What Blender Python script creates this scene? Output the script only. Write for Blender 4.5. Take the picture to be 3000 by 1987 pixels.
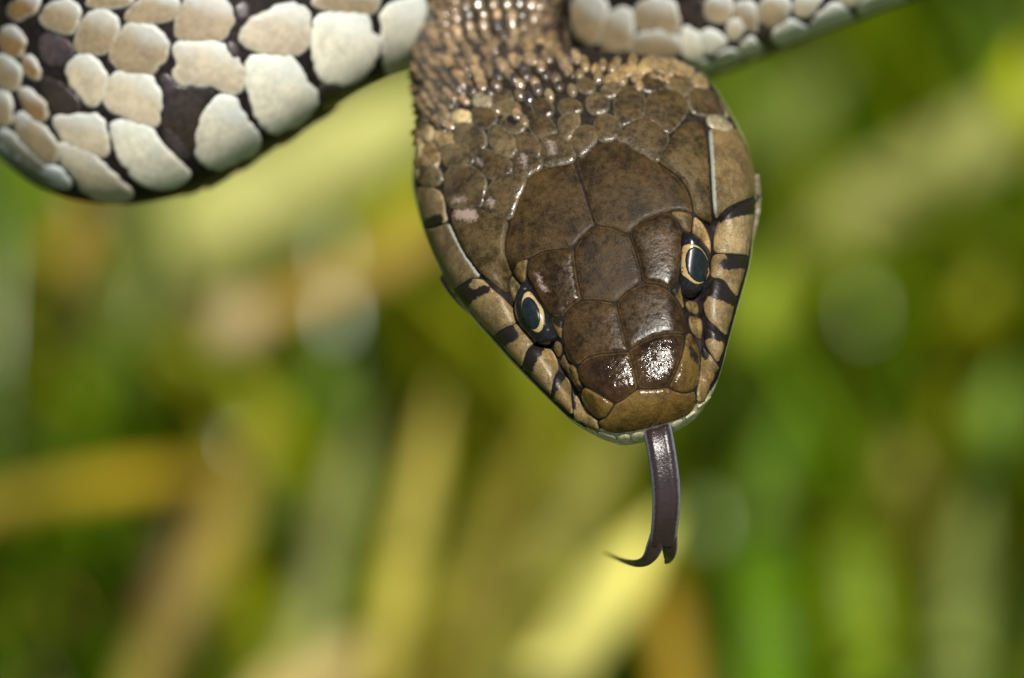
import bpy, math, random
import numpy as np
from mathutils import Vector, Matrix
from mathutils.bvhtree import BVHTree
from mathutils.geometry import delaunay_2d_cdt

random.seed(7)
rng = np.random.default_rng(7)
scene = bpy.context.scene
for o in list(bpy.data.objects):
    bpy.data.objects.remove(o)
COL = scene.collection

# ------------------------------------------------------------------ camera
PX = 2.0e-5                 # metres per photograph pixel at the focus distance
FOCUS = 0.40
D = FOCUS / PX              # focus distance in the same small unit
PITCH = math.radians(35)
FWD = Vector((0, math.cos(PITCH), -math.sin(PITCH)))
UPV = Vector((0, math.sin(PITCH), math.cos(PITCH)))
RGT = Vector((1, 0, 0))
FPT = Vector((0, 0, 0.172))           # point in focus, above the ground
CAM = FPT - FWD * FOCUS
cam_d = bpy.data.cameras.new('camera')
cam = bpy.data.objects.new('camera', cam_d)
COL.objects.link(cam)
cam.matrix_world = Matrix((
    (RGT.x, UPV.x, -FWD.x, CAM.x), (RGT.y, UPV.y, -FWD.y, CAM.y),
    (RGT.z, UPV.z, -FWD.z, CAM.z), (0, 0, 0, 1)))
cam_d.sensor_width = 36
cam_d.lens = 36 * FOCUS / (3000 * PX)
cam_d.clip_start = 0.01
cam_d.clip_end = 5000
cam_d.dof.use_dof = True
cam_d.dof.focus_distance = FOCUS + 0.0010
cam_d.dof.aperture_fstop = cam_d.lens / 13.8
scene.camera = cam

# ------------------------------------------------------------------ light
SUN_CAM = Vector((0.16, 0.45, 0.88)).normalized()      # right, up, towards the camera
SUN = (RGT * SUN_CAM.x + UPV * SUN_CAM.y - FWD * SUN_CAM.z).normalized()
sun_d = bpy.data.lights.new('sun', 'SUN')
sun_d.energy = 4.8
sun_d.angle = math.radians(0.53)
sun_d.color = (1.0, 0.95, 0.86)
sun = bpy.data.objects.new('sun', sun_d)
COL.objects.link(sun)
sun.rotation_euler = SUN.to_track_quat('Z', 'Y').to_euler()
world = bpy.data.worlds.new('World')
scene.world = world
world.use_nodes = True
wn = world.node_tree
sky = wn.nodes.new('ShaderNodeTexSky')
sky.sky_type = 'NISHITA'
sky.sun_disc = False
sky.sun_elevation = math.asin(SUN.z)
sky.sun_rotation = math.atan2(SUN.x, SUN.y)
bg = wn.nodes['Background']
bg.inputs['Strength'].default_value = 0.06
wn.links.new(sky.outputs[0], bg.inputs[0])
scene.view_settings.view_transform = 'Standard'
scene.view_settings.look = 'None'
scene.view_settings.exposure = 0.35
scene.view_settings.gamma = 1.0
scene.render.engine = 'CYCLES'
scene.cycles.use_denoising = True
scene.cycles.max_bounces = 6
scene.cycles.transparent_max_bounces = 4


# ------------------------------------------------------------------ helpers
def Q(u, v, z=0.0):
    """photograph pixel + depth (towards the camera) -> small-unit coordinates about the focus point"""
    f = (D - z) / D
    return Vector(((u - 1500) * f, -(v - 993.5) * f, z))


def q_local(q):
    """small-unit coordinates -> metres about the focus point (world axes)"""
    return (RGT * q[0] + UPV * q[1] - FWD * q[2]) * PX


MQ = np.array([[RGT.x, UPV.x, -FWD.x], [RGT.y, UPV.y, -FWD.y], [RGT.z, UPV.z, -FWD.z]]) * PX


def to_local(arr):
    return np.asarray(arr) @ MQ.T


def uv_of(q):
    f = D / (D - q[2])
    return q[0] * f + 1500, 993.5 - q[1] * f


def link(o, parent=None):
    COL.objects.link(o)
    if parent is not None:
        o.parent = parent
    return o


def mesh_obj(name, verts, faces, mat, parent=None, smooth=True, loc=None):
    me = bpy.data.meshes.new(name)
    me.from_pydata([tuple(v) for v in verts], [], faces)
    me.materials.append(mat)
    if smooth:
        me.polygons.foreach_set('use_smooth', [True] * len(me.polygons))
    o = bpy.data.objects.new(name, me)
    if loc is not None:
        o.location = loc
    link(o, parent)
    return o


def tag(o, label, cat, group=None, kind=None):
    if label: o['label'] = label
    if cat: o['category'] = cat
    if group: o['group'] = group
    if kind: o['kind'] = kind
    return o


# ------------------------------------------------------------------ materials
class NT:
    def __init__(self, name):
        self.m = bpy.data.materials.new(name)
        self.m.use_nodes = True
        self.t = self.m.node_tree
        self.b = self.t.nodes['Principled BSDF']
        self.out = self.t.nodes['Material Output']

    def n(self, typ, **kw):
        nd = self.t.nodes.new(typ)
        for k, v in kw.items():
            setattr(nd, k, v)
        return nd

    def l(self, a, b):
        self.t.links.new(a, b)

    def put(self, sock, v):
        if isinstance(v, bpy.types.NodeSocket):
            self.l(v, sock)
        else:
            sock.default_value = v

    def math(self, op, a, b=0.0, c=None, clamp=False):
        nd = self.n('ShaderNodeMath', operation=op, use_clamp=clamp)
        self.put(nd.inputs[0], a); self.put(nd.inputs[1], b)
        if c is not None: self.put(nd.inputs[2], c)
        return nd.outputs[0]

    def mix(self, f, a, b, blend='MIX'):
        nd = self.n('ShaderNodeMix', data_type='RGBA', blend_type=blend)
        self.put(nd.inputs[0], f)
        self.put(nd.inputs[6], a if isinstance(a, bpy.types.NodeSocket) else (*a, 1))
        self.put(nd.inputs[7], b if isinstance(b, bpy.types.NodeSocket) else (*b, 1))
        return nd.outputs[2]

    def ramp(self, v, lo, hi, a=0.0, b=1.0):
        nd = self.n('ShaderNodeMapRange', interpolation_type='SMOOTHSTEP')
        self.put(nd.inputs[0], v)
        nd.inputs[1].default_value = lo; nd.inputs[2].default_value = hi
        nd.inputs[3].default_value = a; nd.inputs[4].default_value = b
        return nd.outputs[0]

    def coords(self, scale):
        tc = self.n('ShaderNodeTexCoord')
        mp = self.n('ShaderNodeMapping')
        mp.inputs['Scale'].default_value = (scale, scale, scale)
        self.l(tc.outputs['Object'], mp.inputs['Vector'])
        return mp.outputs[0]

    def noise(self, vec, scale, detail=3.0, rough=0.55):
        nd = self.n('ShaderNodeTexNoise')
        self.l(vec, nd.inputs['Vector'])
        nd.inputs['Scale'].default_value = scale
        nd.inputs['Detail'].default_value = detail
        nd.inputs['Roughness'].default_value = rough
        return nd.outputs['Fac']

    def attr(self, name):
        return self.n('ShaderNodeAttribute', attribute_name=name).outputs['Fac']


def scale_material(name, rim, rim_w, rim_amt, mott_lo, mott_hi, rough, coat, bump, mark=(0.012, 0.009, 0.007), spec=0.5,
                   speck=0.5, bump_scale=0.16, coat_rough=0.12, fine_amt=0.24, warm_amt=0.35, top_tint=None, peel=(0.36, 0.27, 0.22), peel_n=60.0):
    """keratin scale: object colour, mottling, paler rim, dark marks with ragged edges, flakes of old skin"""
    N = NT(name)
    v = N.coords(1 / PX)
    oi = N.n('ShaderNodeObjectInfo')
    big = N.noise(v, 0.012, 3, 0.6)
    mid = N.noise(v, 0.055, 4, 0.65)
    fine = N.noise(v, 0.22, 2, 0.6)
    k = N.math('ADD', N.math('MULTIPLY', big, 0.55), N.math('MULTIPLY', mid, 0.45))
    fac = N.ramp(k, 0.36, 0.64, mott_lo, mott_hi)
    fac = N.math('MULTIPLY', fac, N.ramp(fine, 0.3, 0.7, 1 - fine_amt, 1 + fine_amt))
    col = N.mix(1.0, oi.outputs['Color'], fac, 'MULTIPLY')
    warm = N.ramp(N.noise(v, 0.03, 3, 0.6), 0.5, 0.72)
    col = N.mix(N.math('MULTIPLY', warm, warm_amt), col, N.mix(1.0, col, (1.55, 0.95, 0.45), 'MULTIPLY'))
    dots = N.ramp(N.noise(v, 0.11, 1, 0.4), 0.66, 0.74)
    col = N.mix(N.math('MULTIPLY', dots, speck), col, N.mix(1.0, col, (0.22, 0.16, 0.12), 'MULTIPLY'))
    e = N.attr('edge_px')
    rimf = N.math('MULTIPLY', N.ramp(e, rim_w * 0.35, rim_w, 1.0, 0.0), rim_amt)
    rimf = N.math('MULTIPLY', rimf, N.ramp(mid, 0.35, 0.6, 0.35, 1.0))
    col = N.mix(rimf, col, rim)
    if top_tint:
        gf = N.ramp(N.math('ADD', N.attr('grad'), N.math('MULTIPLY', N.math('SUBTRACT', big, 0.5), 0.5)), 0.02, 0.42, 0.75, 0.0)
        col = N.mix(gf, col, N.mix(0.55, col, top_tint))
    # narrow dark lip where the scale dips into the suture
    col = N.mix(N.ramp(e, 0.2, 1.8, 0.6, 0.0), col, (0.012, 0.010, 0.008))
    wob = N.math('ADD', N.math('MULTIPLY', N.math('SUBTRACT', N.noise(v, 0.07, 4, 0.7), 0.5), 20.0),
                 N.math('MULTIPLY', N.math('SUBTRACT', fine, 0.5), 8.0))
    mk = N.ramp(N.math('ADD', N.attr('mark_px'), wob), -6.0, -1.5)
    col = N.mix(mk, col, mark)
    pl = N.ramp(N.math('ADD', N.attr('peel_px'), N.math('MULTIPLY', N.math('SUBTRACT', N.noise(v, 0.09, 5, 0.75), 0.5), peel_n)), -0.1 * peel_n, 0.23 * peel_n)
    col = N.mix(N.math('MULTIPLY', pl, 0.7), col, peel)
    N.l(col, N.b.inputs['Base Color'])
    r = N.ramp(mid, 0.3, 0.7, rough - 0.07, rough + 0.1)
    r = N.math('ADD', r, N.math('MULTIPLY', pl, 0.15))
    N.l(r, N.b.inputs['Roughness'])
    N.b.inputs['Specular IOR Level'].default_value = spec
    N.b.inputs['Coat Weight'].default_value = coat
    N.b.inputs['Coat Roughness'].default_value = coat_rough
    h = N.math('ADD', N.math('MULTIPLY', N.noise(v, bump_scale, 3, 0.6), 1.0), N.math('MULTIPLY', N.noise(v, 0.03, 2, 0.5), 2.0))
    h = N.math('ADD', h, N.math('MULTIPLY', pl, 1.5))
    bp = N.n('ShaderNodeBump')
    bp.inputs['Strength'].default_value = bump
    bp.inputs['Distance'].default_value = 3 * PX
    N.l(h, bp.inputs['Height'])
    N.l(bp.outputs[0], N.b.inputs['Normal'])
    N.l(bp.outputs[0], N.b.inputs['Coat Normal'])
    return N.m


M_SHIELD = scale_material('head_shield_keratin', (0.15, 0.10, 0.045), 5, 0.45, 0.4, 1.55, 0.42, 0.0, 0.2, spec=0.12)
M_BROW = scale_material('brow_keratin', (0.15, 0.10, 0.045), 5, 0.45, 0.4, 1.55, 0.26, 0.0, 0.16, spec=0.2, bump_scale=0.12)
M_SNOUT = scale_material('snout_keratin', (0.19, 0.12, 0.04), 5, 0.5, 0.45, 1.5, 0.12, 0.0, 0.55, spec=0.27, bump_scale=0.10)
M_LABIAL = scale_material('labial_keratin', (0.42, 0.34, 0.19), 5, 0.35, 0.6, 1.35, 0.36, 0.0, 0.35, spec=0.3, peel=(0.27, 0.29, 0.25), peel_n=14.0)
M_NAPE = scale_material('nape_keratin', (0.26, 0.24, 0.18), 8, 0.3, 0.4, 1.55, 0.28, 0.2, 0.5, bump_scale=0.08, spec=0.4)
M_NECK = scale_material('neck_keratin', (0.26, 0.20, 0.12), 6, 0.4, 0.5, 1.5, 0.25, 1.0, 0.15, bump_scale=0.08, coat_rough=0.12)
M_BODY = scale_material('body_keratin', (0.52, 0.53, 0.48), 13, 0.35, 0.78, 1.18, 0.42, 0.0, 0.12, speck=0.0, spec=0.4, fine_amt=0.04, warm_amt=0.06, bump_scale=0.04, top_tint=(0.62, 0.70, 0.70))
M_DARKSCALE = scale_material('dark_scale_keratin', (0.03, 0.022, 0.022), 8, 0.3, 0.6, 1.5, 0.35, 0.0, 0.3, speck=0.0, spec=0.4)


def skin_material():
    N = NT('snake_skin')
    v = N.coords(1 / PX)
    a = N.n('ShaderNodeAttribute', attribute_name='skin_tint')
    nz = N.ramp(N.noise(v, 0.05, 4, 0.6), 0.3, 0.7, 0.6, 1.4)
    N.l(N.mix(1.0, a.outputs['Color'], nz, 'MULTIPLY'), N.b.inputs['Base Color'])
    N.b.inputs['Roughness'].default_value = 0.45
    N.b.inputs['Specular IOR Level'].default_value = 0.05
    bp = N.n('ShaderNodeBump')
    bp.inputs['Strength'].default_value = 0.6
    bp.inputs['Distance'].default_value = 5 * PX
    N.l(N.noise(v, 0.06, 4, 0.65), bp.inputs['Height'])
    N.l(bp.outputs[0], N.b.inputs['Normal'])
    return N.m


M_SKIN = skin_material()


def eye_material(name, c1, c2, rough=0.08, spec=0.5, sc=0.06, lo=0.4, hi=0.6):
    N = NT(name)
    v = N.coords(1 / PX)
    f = N.ramp(N.noise(v, sc, 5, 0.7), lo, hi)
    N.l(N.mix(f, c1, c2), N.b.inputs['Base Color'])
    N.b.inputs['Roughness'].default_value = rough
    N.b.inputs['Specular IOR Level'].default_value = spec
    return N.m


M_GLOBE = eye_material('eye_globe', (0.008, 0.008, 0.009), (0.035, 0.026, 0.018), 0.25, 0.28, 0.1, 0.5, 0.75)
M_IRIS = eye_material('iris_gold', (0.37, 0.27, 0.12), (0.36, 0.19, 0.06), 0.2, 0.4, 0.035, 0.5, 0.72)
M_PUPIL = eye_material('pupil_dark', (0.007, 0.011, 0.012), (0.012, 0.017, 0.018), 0.3, 0.25)


def tongue_material():
    N = NT('tongue_flesh')
    v = N.coords(1 / PX)
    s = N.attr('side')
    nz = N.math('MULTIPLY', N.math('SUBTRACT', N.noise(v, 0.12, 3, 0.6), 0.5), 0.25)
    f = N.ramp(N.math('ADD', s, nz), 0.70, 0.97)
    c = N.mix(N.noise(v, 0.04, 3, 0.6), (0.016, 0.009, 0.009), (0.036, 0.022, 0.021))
    N.l(N.mix(f, c, (0.19, 0.195, 0.24)), N.b.inputs['Base Color'])  # pale edges: grazing sky reflection put into the base colour
    N.b.inputs['Roughness'].default_value = 0.26
    bp = N.n('ShaderNodeBump')
    bp.inputs['Strength'].default_value = 0.5
    bp.inputs['Distance'].default_value = 3 * PX
    N.l(N.noise(v, 0.12, 3, 0.6), bp.inputs['Height'])
    N.l(bp.outputs[0], N.b.inputs['Normal'])
    return N.m


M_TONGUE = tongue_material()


def leaf_material(name, trans=0.35, rough=0.42, attr=False, spec=0.22):
    N = NT(name)
    tc = N.n('ShaderNodeTexCoord')
    if attr:
        base = N.n('ShaderNodeAttribute', attribute_name='blade_tint').outputs['Color']
    else:
        base = N.n('ShaderNodeObjectInfo').outputs['Color']
    nz = N.n('ShaderNodeTexNoise')
    N.l(tc.outputs['Object'], nz.inputs['Vector'])
    nz.inputs['Scale'].default_value = 90
    nz.inputs['Detail'].default_value = 3
    f = N.ramp(nz.outputs['Fac'], 0.3, 0.7, 0.65, 1.3)
    col = N.mix(1.0, base, f, 'MULTIPLY')
    N.l(col, N.b.inputs['Base Color'])
    N.b.inputs['Roughness'].default_value = rough
    N.b.inputs['Specular IOR Level'].default_value = spec
    tr = N.n('ShaderNodeBsdfTranslucent')
    N.l(N.mix(1.0, col, (1.2, 1.15, 0.5), 'MULTIPLY'), tr.inputs['Color'])
    mx = N.n('ShaderNodeMixShader')
    mx.inputs[0].default_value = trans
    N.l(N.b.outputs[0], mx.inputs[1])
    N.l(tr.outputs[0], mx.inputs[2])
    N.l(mx.outputs[0], N.out.inputs['Surface'])
    return N.m


M_LEAF = leaf_material('blade_tissue')
M_GRASS = leaf_material('grass_tissue', attr=True, rough=0.25, spec=0.38)


def ground_material():
    N = NT('meadow_soil')
    tc = N.n('ShaderNodeTexCoord')

    def nz(s, d=4):
        t = N.n('ShaderNodeTexNoise')
        N.l(tc.outputs['Object'], t.inputs['Vector'])
        t.inputs['Scale'].default_value = s
        t.inputs['Detail'].default_value = d
        return t.outputs['Fac']
    c = N.mix(N.ramp(nz(40), 0.4, 0.6), (0.03, 0.045, 0.005), (0.07, 0.10, 0.008))
    c = N.mix(N.ramp(nz(0.35), 0.4, 0.65), c, (0.05, 0.085, 0.018))
    N.l(c, N.b.inputs['Base Color'])
    N.b.inputs['Roughness'].default_value = 0.9
    bp = N.n('ShaderNodeBump')
    bp.inputs['Strength'].default_value = 0.7
    bp.inputs['Distance'].default_value = 0.01
    N.l(nz(120), bp.inputs['Height'])
    N.l(bp.outputs[0], N.b.inputs['Normal'])
    return N.m


# ------------------------------------------------------------------ ground and grass
def ground_h(x, y):
    r = math.hypot(x, y)
    return 0.012 * math.sin(3.1 * x + 0.4) * math.cos(2.7 * y) * min(1, r / 0.6) + 0.10 * math.sin(0.21 * x + 1.3) * math.sin(0.17 * y) * min(1, max(0, r - 2) / 6)


def build_ground():
    rad = [0.0] + [0.12 * 1.22 ** i for i in range(50)]
    seg = 72
    vs = [(0, 0, ground_h(0, 0))]
    fs = []
    for r in rad[1:]:
        for j in range(seg):
            a = 2 * math.pi * j / seg
            x, y = r * math.cos(a), r * math.sin(a)
            vs.append((x, y, ground_h(x, y)))
    for j in range(seg):
        fs.append((0, 1 + j, 1 + (j + 1) % seg))
    for i in range(len(rad) - 2):
        a0, b0 = 1 + i * seg, 1 + (i + 1) * seg
        for j in range(seg):
            j2 = (j + 1) % seg
            fs.append((a0 + j, b0 + j, b0 + j2, a0 + j2))
    g = mesh_obj('meadow_ground', vs, fs, ground_material())
    g['kind'] = 'structure'


build_ground()


def blade_strip(path, widths, flat_dir, fold=0.25):
    """three-vertex-wide folded blade along a path; returns verts, faces"""
    vs, fs = [], []
    n = len(path)
    for i, p in enumerate(path):
        t = (path[min(i + 1, n - 1)] - path[max(i - 1, 0)]).normalized()
        s = t.cross(flat_dir)
        s = s.normalized() if s.length > 1e-6 else Vector((1, 0, 0))
        nn = s.cross(t).normalized()
        w = widths[i] * 0.5
        vs += [p - s * w + nn * w * fold, p, p + s * w + nn * w * fold]
    for i in range(n - 1):
        a, b = 3 * i, 3 * (i + 1)
        fs += [(a, a + 1, b + 1, b), (a + 1, a + 2, b + 2, b + 1)]
    return vs, fs


def build_grass():
    V, F, T = [], [], []
    pal = [(0.10, 0.19, 0.002), (0.15, 0.23, 0.002), (0.21, 0.25, 0.003), (0.07, 0.15, 0.003), (0.28, 0.28, 0.004),
           (0.17, 0.22, 0.05), (0.30, 0.24, 0.035)]
    wts = [4, 4, 3, 3, 2, 1.2, 0.9]
    # each zone: number of blades, x range, y range, height range
    zones = [(13000, -0.32, 0.32, 0.02, 0.62, 0.03, 0.085),
             (7000, -1.6, 1.6, -1.0, 2.4, 0.04, 0.12)]
    for cnt, x0, x1, y0, y1, h0, h1 in zones:
        for _ in range(cnt):
            x, y = random.uniform(x0, x1), random.uniform(y0, y1)
            if math.hypot(x, y) < 0.05 and random.random() < 0.8:
                continue
            if y < -0.05 and abs(x) < 0.35 and y > -0.6:
                h = random.uniform(0.02, 0.05)
            else:
                h = random.uniform(h0, h1) * (0.55 if y < 0.15 else 1.0)
            az = random.uniform(0, 2 * math.pi)
            lean = random.uniform(0.15, 0.75) * h
            base = Vector((x, y, ground_h(x, y) - 0.004))
            dv = Vector((math.cos(az), math.sin(az), 0))
            path = []
            for k in range(5):
                t = k / 4
                path.append(base + Vector((0, 0, h * (t - 0.22 * t * t * (lean / h)))) + dv * lean * t * t)
            w = random.uniform(0.0018, 0.0046)
            ws = [w * 0.8, w, w * 0.92, w * 0.6, w * 0.05]
            v, f = blade_strip(path, ws, Vector((-dv.y, dv.x, 0)).cross(Vector((0, 0, 1))) + Vector((0, 0, 0.3)))
            o = len(V)
            V += v
            F += [tuple(i + o for i in q) for q in f]
            c = random.choices(pal, wts)[0]
            m = random.uniform(0.7, 1.35)
            T += [(c[0] * m, c[1] * m, c[2] * m, 1.0)] * len(v)
    g = mesh_obj('meadow_grass', V, F, M_GRASS)
    at = g.data.attributes.new('blade_tint', 'FLOAT_COLOR', 'POINT')
    at.data.foreach_set('color', np.array(T, dtype=np.float32).ravel())
    tag(g, 'soft green meadow grass filling the ground behind the snake', 'grass', kind='stuff')


build_grass()


def world_pt(u, v, dz):
    return FPT + q_local(Q(u, v, -dz))


def catmull(pts, per):
    pts = [np.array(p, float) for p in pts]
    P = [2 * pts[0] - pts[1]] + pts + [2 * pts[-1] - pts[-2]]
    out = []
    for i in range(1, len(P) - 2):
        for k in range(per):
            t = k / per
            a, b, c, d = P[i - 1], P[i], P[i + 1], P[i + 2]
            out.append(0.5 * (2 * b + (c - a) * t + (2 * a - 5 * b + 4 * c - d) * t * t + (3 * b - a - 3 * c + d) * t ** 3))
    out.append(pts[-1])
    return out


def single_blade(name, label, cat, path, width, colour, tip=True, fold=0.2, group=None, tip_at=0.6):
    """one blade, stem or leaf; path = [(u, v, dz)], tip first; the last point is carried down to the soil"""
    pts = [world_pt(p[0], p[1], 7800 + (p[2] - 7000) * 0.5) for p in path]
    last, prev = pts[-1], pts[-2]
    d = (last - prev)
    gz = -0.004
    if last.z > 0.0:
        hd = Vector((d.x, d.y, 0))
        hd = hd.normalized() * min(0.03, last.z * 0.4) if hd.length > 1e-6 else Vector((0, 0, 0))
        end = Vector((last.x + hd.x, last.y + hd.y, 0))
        end.z = ground_h(end.x, end.y) + gz
        pts.append((last * 0.45 + end * 0.55) + hd * 0.2)
        pts.append(end)
    path3 = [Vector(p) for p in catmull([tuple(p) for p in pts], 6)]
    n = len(path3)
    wm = width * PX * (1 + (7800 + (path[len(path) // 2][2] - 7000) * 0.5) / D)
    ws = []
    for i in range(n):
        t = i / (n - 1)
        w = wm
        if tip:
            w *= min(1.0, 0.12 + t / 0.22 * 0.9)
        if t > tip_at:
            w *= 1 - 0.45 * (t - tip_at) / (1 - tip_at)
        ws.append(w)
    view = -FWD
    base = path3[-1].copy()
    v, f = blade_strip([p - base for p in path3], ws, -view, fold)
    # a thin back face gives the blade thickness
    nn = len(v)
    off = FWD * 0.00035
    v = v + [p + off for p in v]
    f2 = [tuple(reversed([i + nn for i in q])) for q in f]
    rim = []
    for i in range(n - 1):
        a, b = 3 * i, 3 * (i + 1)
        rim += [(a, b, b + nn, a + nn), (a + 2, a + 2 + nn, b + 2 + nn, b + 2)]
    o = mesh_obj(name, v, f + f2 + rim, M_LEAF, loc=base)
    o.color = (*[min(0.8, 1.15 * c) for c in colour], 1)
    tag(o, label, cat, group)
    return o


PLANTS = [
    ('broad_leaf', 'broad pale cream leaf slanting just below the thick banded coil', 'leaf',
     [(1420, 200, 13500), (1150, 360, 13500), (850, 520, 13500), (620, 660, 13500), (440, 820, 14000), (300, 960, 15000)], 290, (0.50, 0.50, 0.27), True),
    ('dry_leaf', 'curled tan brown leaf below the bend of the coil', 'leaf',
     [(270, 590, 12000), (210, 700, 12000), (170, 820, 12200), (150, 930, 13500)], 150, (0.40, 0.24, 0.07), True),
    ('broken_stalk', 'tan broken stem pointing left beneath the cream leaf', 'stem',
     [(655, 965, 9800), (720, 930, 9900), (900, 860, 10300), (1100, 780, 11000), (1400, 660, 13000)], 115, (0.50, 0.33, 0.13), False),
    ('yellow_leaf', 'yellow green leaf close beside the left jaw of the snake', 'leaf',
     [(1330, 480, 12500), (1200, 640, 12500), (1140, 800, 12600), (1180, 980, 13500)], 230, (0.36, 0.37, 0.012), True),
    ('lime_leaf', 'lime green leaf hanging under the tan broken stem', 'leaf',
     [(520, 1000, 10500), (650, 1120, 10500), (800, 1270, 10600), (900, 1420, 11000), (960, 1560, 12500)], 190, (0.29, 0.34, 0.008), True),
    ('green_leaf', 'fresh green leaf next to the lime green leaf', 'leaf',
     [(900, 1060, 11500), (960, 1180, 11500), (1010, 1330, 12200)], 170, (0.16, 0.28, 0.02), True),
    ('lying_stem', 'ochre dry stem lying almost level across the grass', 'stem',
     [(760, 1400, 10000), (480, 1400, 9500), (180, 1440, 9000), (-200, 1530, 8700), (-500, 1640, 9000)], 110, (0.36, 0.26, 0.03), False),
    ('olive_stem', 'olive tan upright stem crossing the level ochre stem', 'stem',
     [(800, 1150, 9500), (720, 1380, 9000), (620, 1620, 8500), (500, 1850, 8200), (380, 2100, 8000)], 170, (0.28, 0.215, 0.06), True),
    ('brown_stem', 'dark brown withered stem behind the olive tan stem', 'stem',
     [(640, 1300, 10500), (560, 1480, 10300), (500, 1680, 10200), (450, 1950, 10000)], 170, (0.12, 0.07, 0.03), True),
    ('grey_stem', 'grey green upright stem beside the yellow tan stem', 'stem',
     [(1080, 1150, 9800), (1010, 1400, 9500), (950, 1640, 9200), (890, 1880, 9000), (820, 2120, 8900)], 140, (0.24, 0.26, 0.11), True),
    ('straw_stalk', 'yellow tan upright stem left of the flicked tongue', 'stem',
     [(1290, 1130, 8200), (1245, 1350, 8000), (1190, 1600, 7800), (1150, 1830, 7600), (1110, 2100, 7500)], 135, (0.50, 0.42, 0.10), True),
    ('pale_stem', 'pale straw stem leaning up towards the tongue tip', 'stem',
     [(1960, 1500, 8200), (1850, 1650, 7800), (1740, 1810, 7500), (1600, 2010, 7200), (1480, 2200, 7100)], 215, (0.66, 0.62, 0.28), True),
    ('rusty_leaf', 'rusty orange leaf right of the pale straw stem', 'leaf',
     [(1960, 1640, 9800), (1950, 1780, 9600), (1970, 1920, 9500), (2000, 2150, 9400)], 140, (0.30, 0.19, 0.008), True),
    ('straw_fragment', 'short pinkish straw blade low beside the grey green stem', 'stem',
     [(1130, 1850, 8500), (1010, 1940, 8300), (880, 2030, 8200), (760, 2130, 8100)], 200, (0.56, 0.44, 0.26), True),
    ('ashy_leaf', 'long ashy pale leaf slanting right of the snake head', 'leaf',
     [(2300, 760, 14000), (2450, 660, 13500), (2640, 540, 13200), (2850, 420, 13000), (3150, 260, 13000), (3400, 240, 14000)], 250, (0.34, 0.34, 0.17), True),
    ('bright_leaf', 'vivid yellow green leaf on the ashy pale leaf', 'leaf',
     [(3010, 130, 10000), (2990, 260, 10000), (3020, 380, 10300), (3080, 560, 11500)], 170, (0.50, 0.55, 0.004), True),
    ('dusky_leaf', 'dusky grey green leaf under the thin end of the coil', 'leaf',
     [(2480, 190, 14000), (2330, 330, 14000), (2230, 480, 14200), (2200, 620, 15000)], 240, (0.15, 0.19, 0.055), True),
    ('side_leaf', 'light lime leaf close beside the right jaw of the snake', 'leaf',
     [(2270, 740, 11000), (2240, 880, 11000), (2200, 1030, 11200), (2210, 1160, 12500)], 190, (0.30, 0.37, 0.05), True),
    ('round_leaf', 'small olive yellow leaf below the ashy pale leaf', 'leaf',
     [(2900, 800, 11500), (2850, 920, 11500), (2800, 1060, 12000), (2780, 1150, 13000)], 200, (0.24, 0.26, 0.008), True),
    ('mint_leaf', 'cool mint green leaf below the small olive yellow leaf', 'leaf',
     [(2960, 1080, 11000), (2910, 1230, 11000), (2880, 1380, 11400), (2880, 1500, 12500)], 190, (0.20, 0.32, 0.07), True),
    ('sage_stem', 'sage grey upright stem under the cool mint green leaf', 'stem',
     [(2860, 1420, 11000), (2830, 1620, 10600), (2810, 1830, 10300), (2790, 2100, 10000)], 170, (0.20, 0.24, 0.09), True),
    ('beige_leaf', 'dull beige leaf tip left of the mint green leaf', 'leaf',
     [(2640, 1300, 12000), (2650, 1410, 12000), (2690, 1540, 12500)], 150, (0.30, 0.27, 0.08), True),
    ('khaki_blade', 'khaki blade rising behind the dark tongue', 'grass blade',
     [(1900, 1080, 10500), (1780, 1330, 10200), (1660, 1560, 10000), (1540, 1800, 9900)], 150, (0.27, 0.25, 0.06), True),
    ('ochre_blade', 'ochre green blade left of the khaki blade', 'grass blade',
     [(1640, 1180, 11500), (1520, 1400, 11000), (1420, 1620, 10600), (1330, 1900, 10400)], 140, (0.24, 0.20, 0.04), True),
    ('emerald_blade', 'broad emerald green blade right of the tongue tip', 'grass blade',
     [(2330, 1150, 12000), (2250, 1400, 11700), (2230, 1650, 11400), (2260, 1950, 11000)], 240, (0.10, 0.20, 0.003), True),
    ('grassy_blade', 'bright grass green blade beside the broad emerald blade', 'grass blade',
     [(2560, 1420, 11500), (2500, 1620, 11200), (2520, 1820, 11000), (2560, 2100, 10800)], 240, (0.17, 0.25, 0.003), True),
]
for nm, lab, cat, path, w, colr, tip in PLANTS:
    single_blade(nm, lab, cat, path, w * (1.0 if nm == 'broad_leaf' else 0.74), (colr[0], colr[1], colr[2] * 0.6), tip, fold=0.15)



def bokeh_ball():  # added ball, blurs into a disc that stands for a bright glint
    c = world_pt(685, 950, 8900)
    vs, fs = [], []
    n, m = 14, 20
    for i in range(n + 1):
        th = math.pi * i / n
        for j in range(m):
            ph = 2 * math.pi * j / m
            r = 0.0026 * (1 + 0.06 * math.cos(5 * ph)) * math.sin(th)
            vs.append((r * math.cos(ph), r * math.sin(ph), 0.0030 * math.cos(th) + 0.0004 * math.cos(th) ** 3))
    for i in range(n):
        for j in range(m):
            j2 = (j + 1) % m
            fs.append((i * m + j, (i + 1) * m + j, (i + 1) * m + j2, i * m + j2))
    o = mesh_obj('bokeh_ball', vs, fs, M_LEAF, loc=c)
    o.rotation_euler = (0.9, 0.3, 0.5)
    o.color = (0.66, 0.52, 0.27, 1)
    tag(o, 'round pale pinkish ball added as a light disc at the end of the tan broken stem', 'seed pod')


bokeh_ball()

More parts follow.
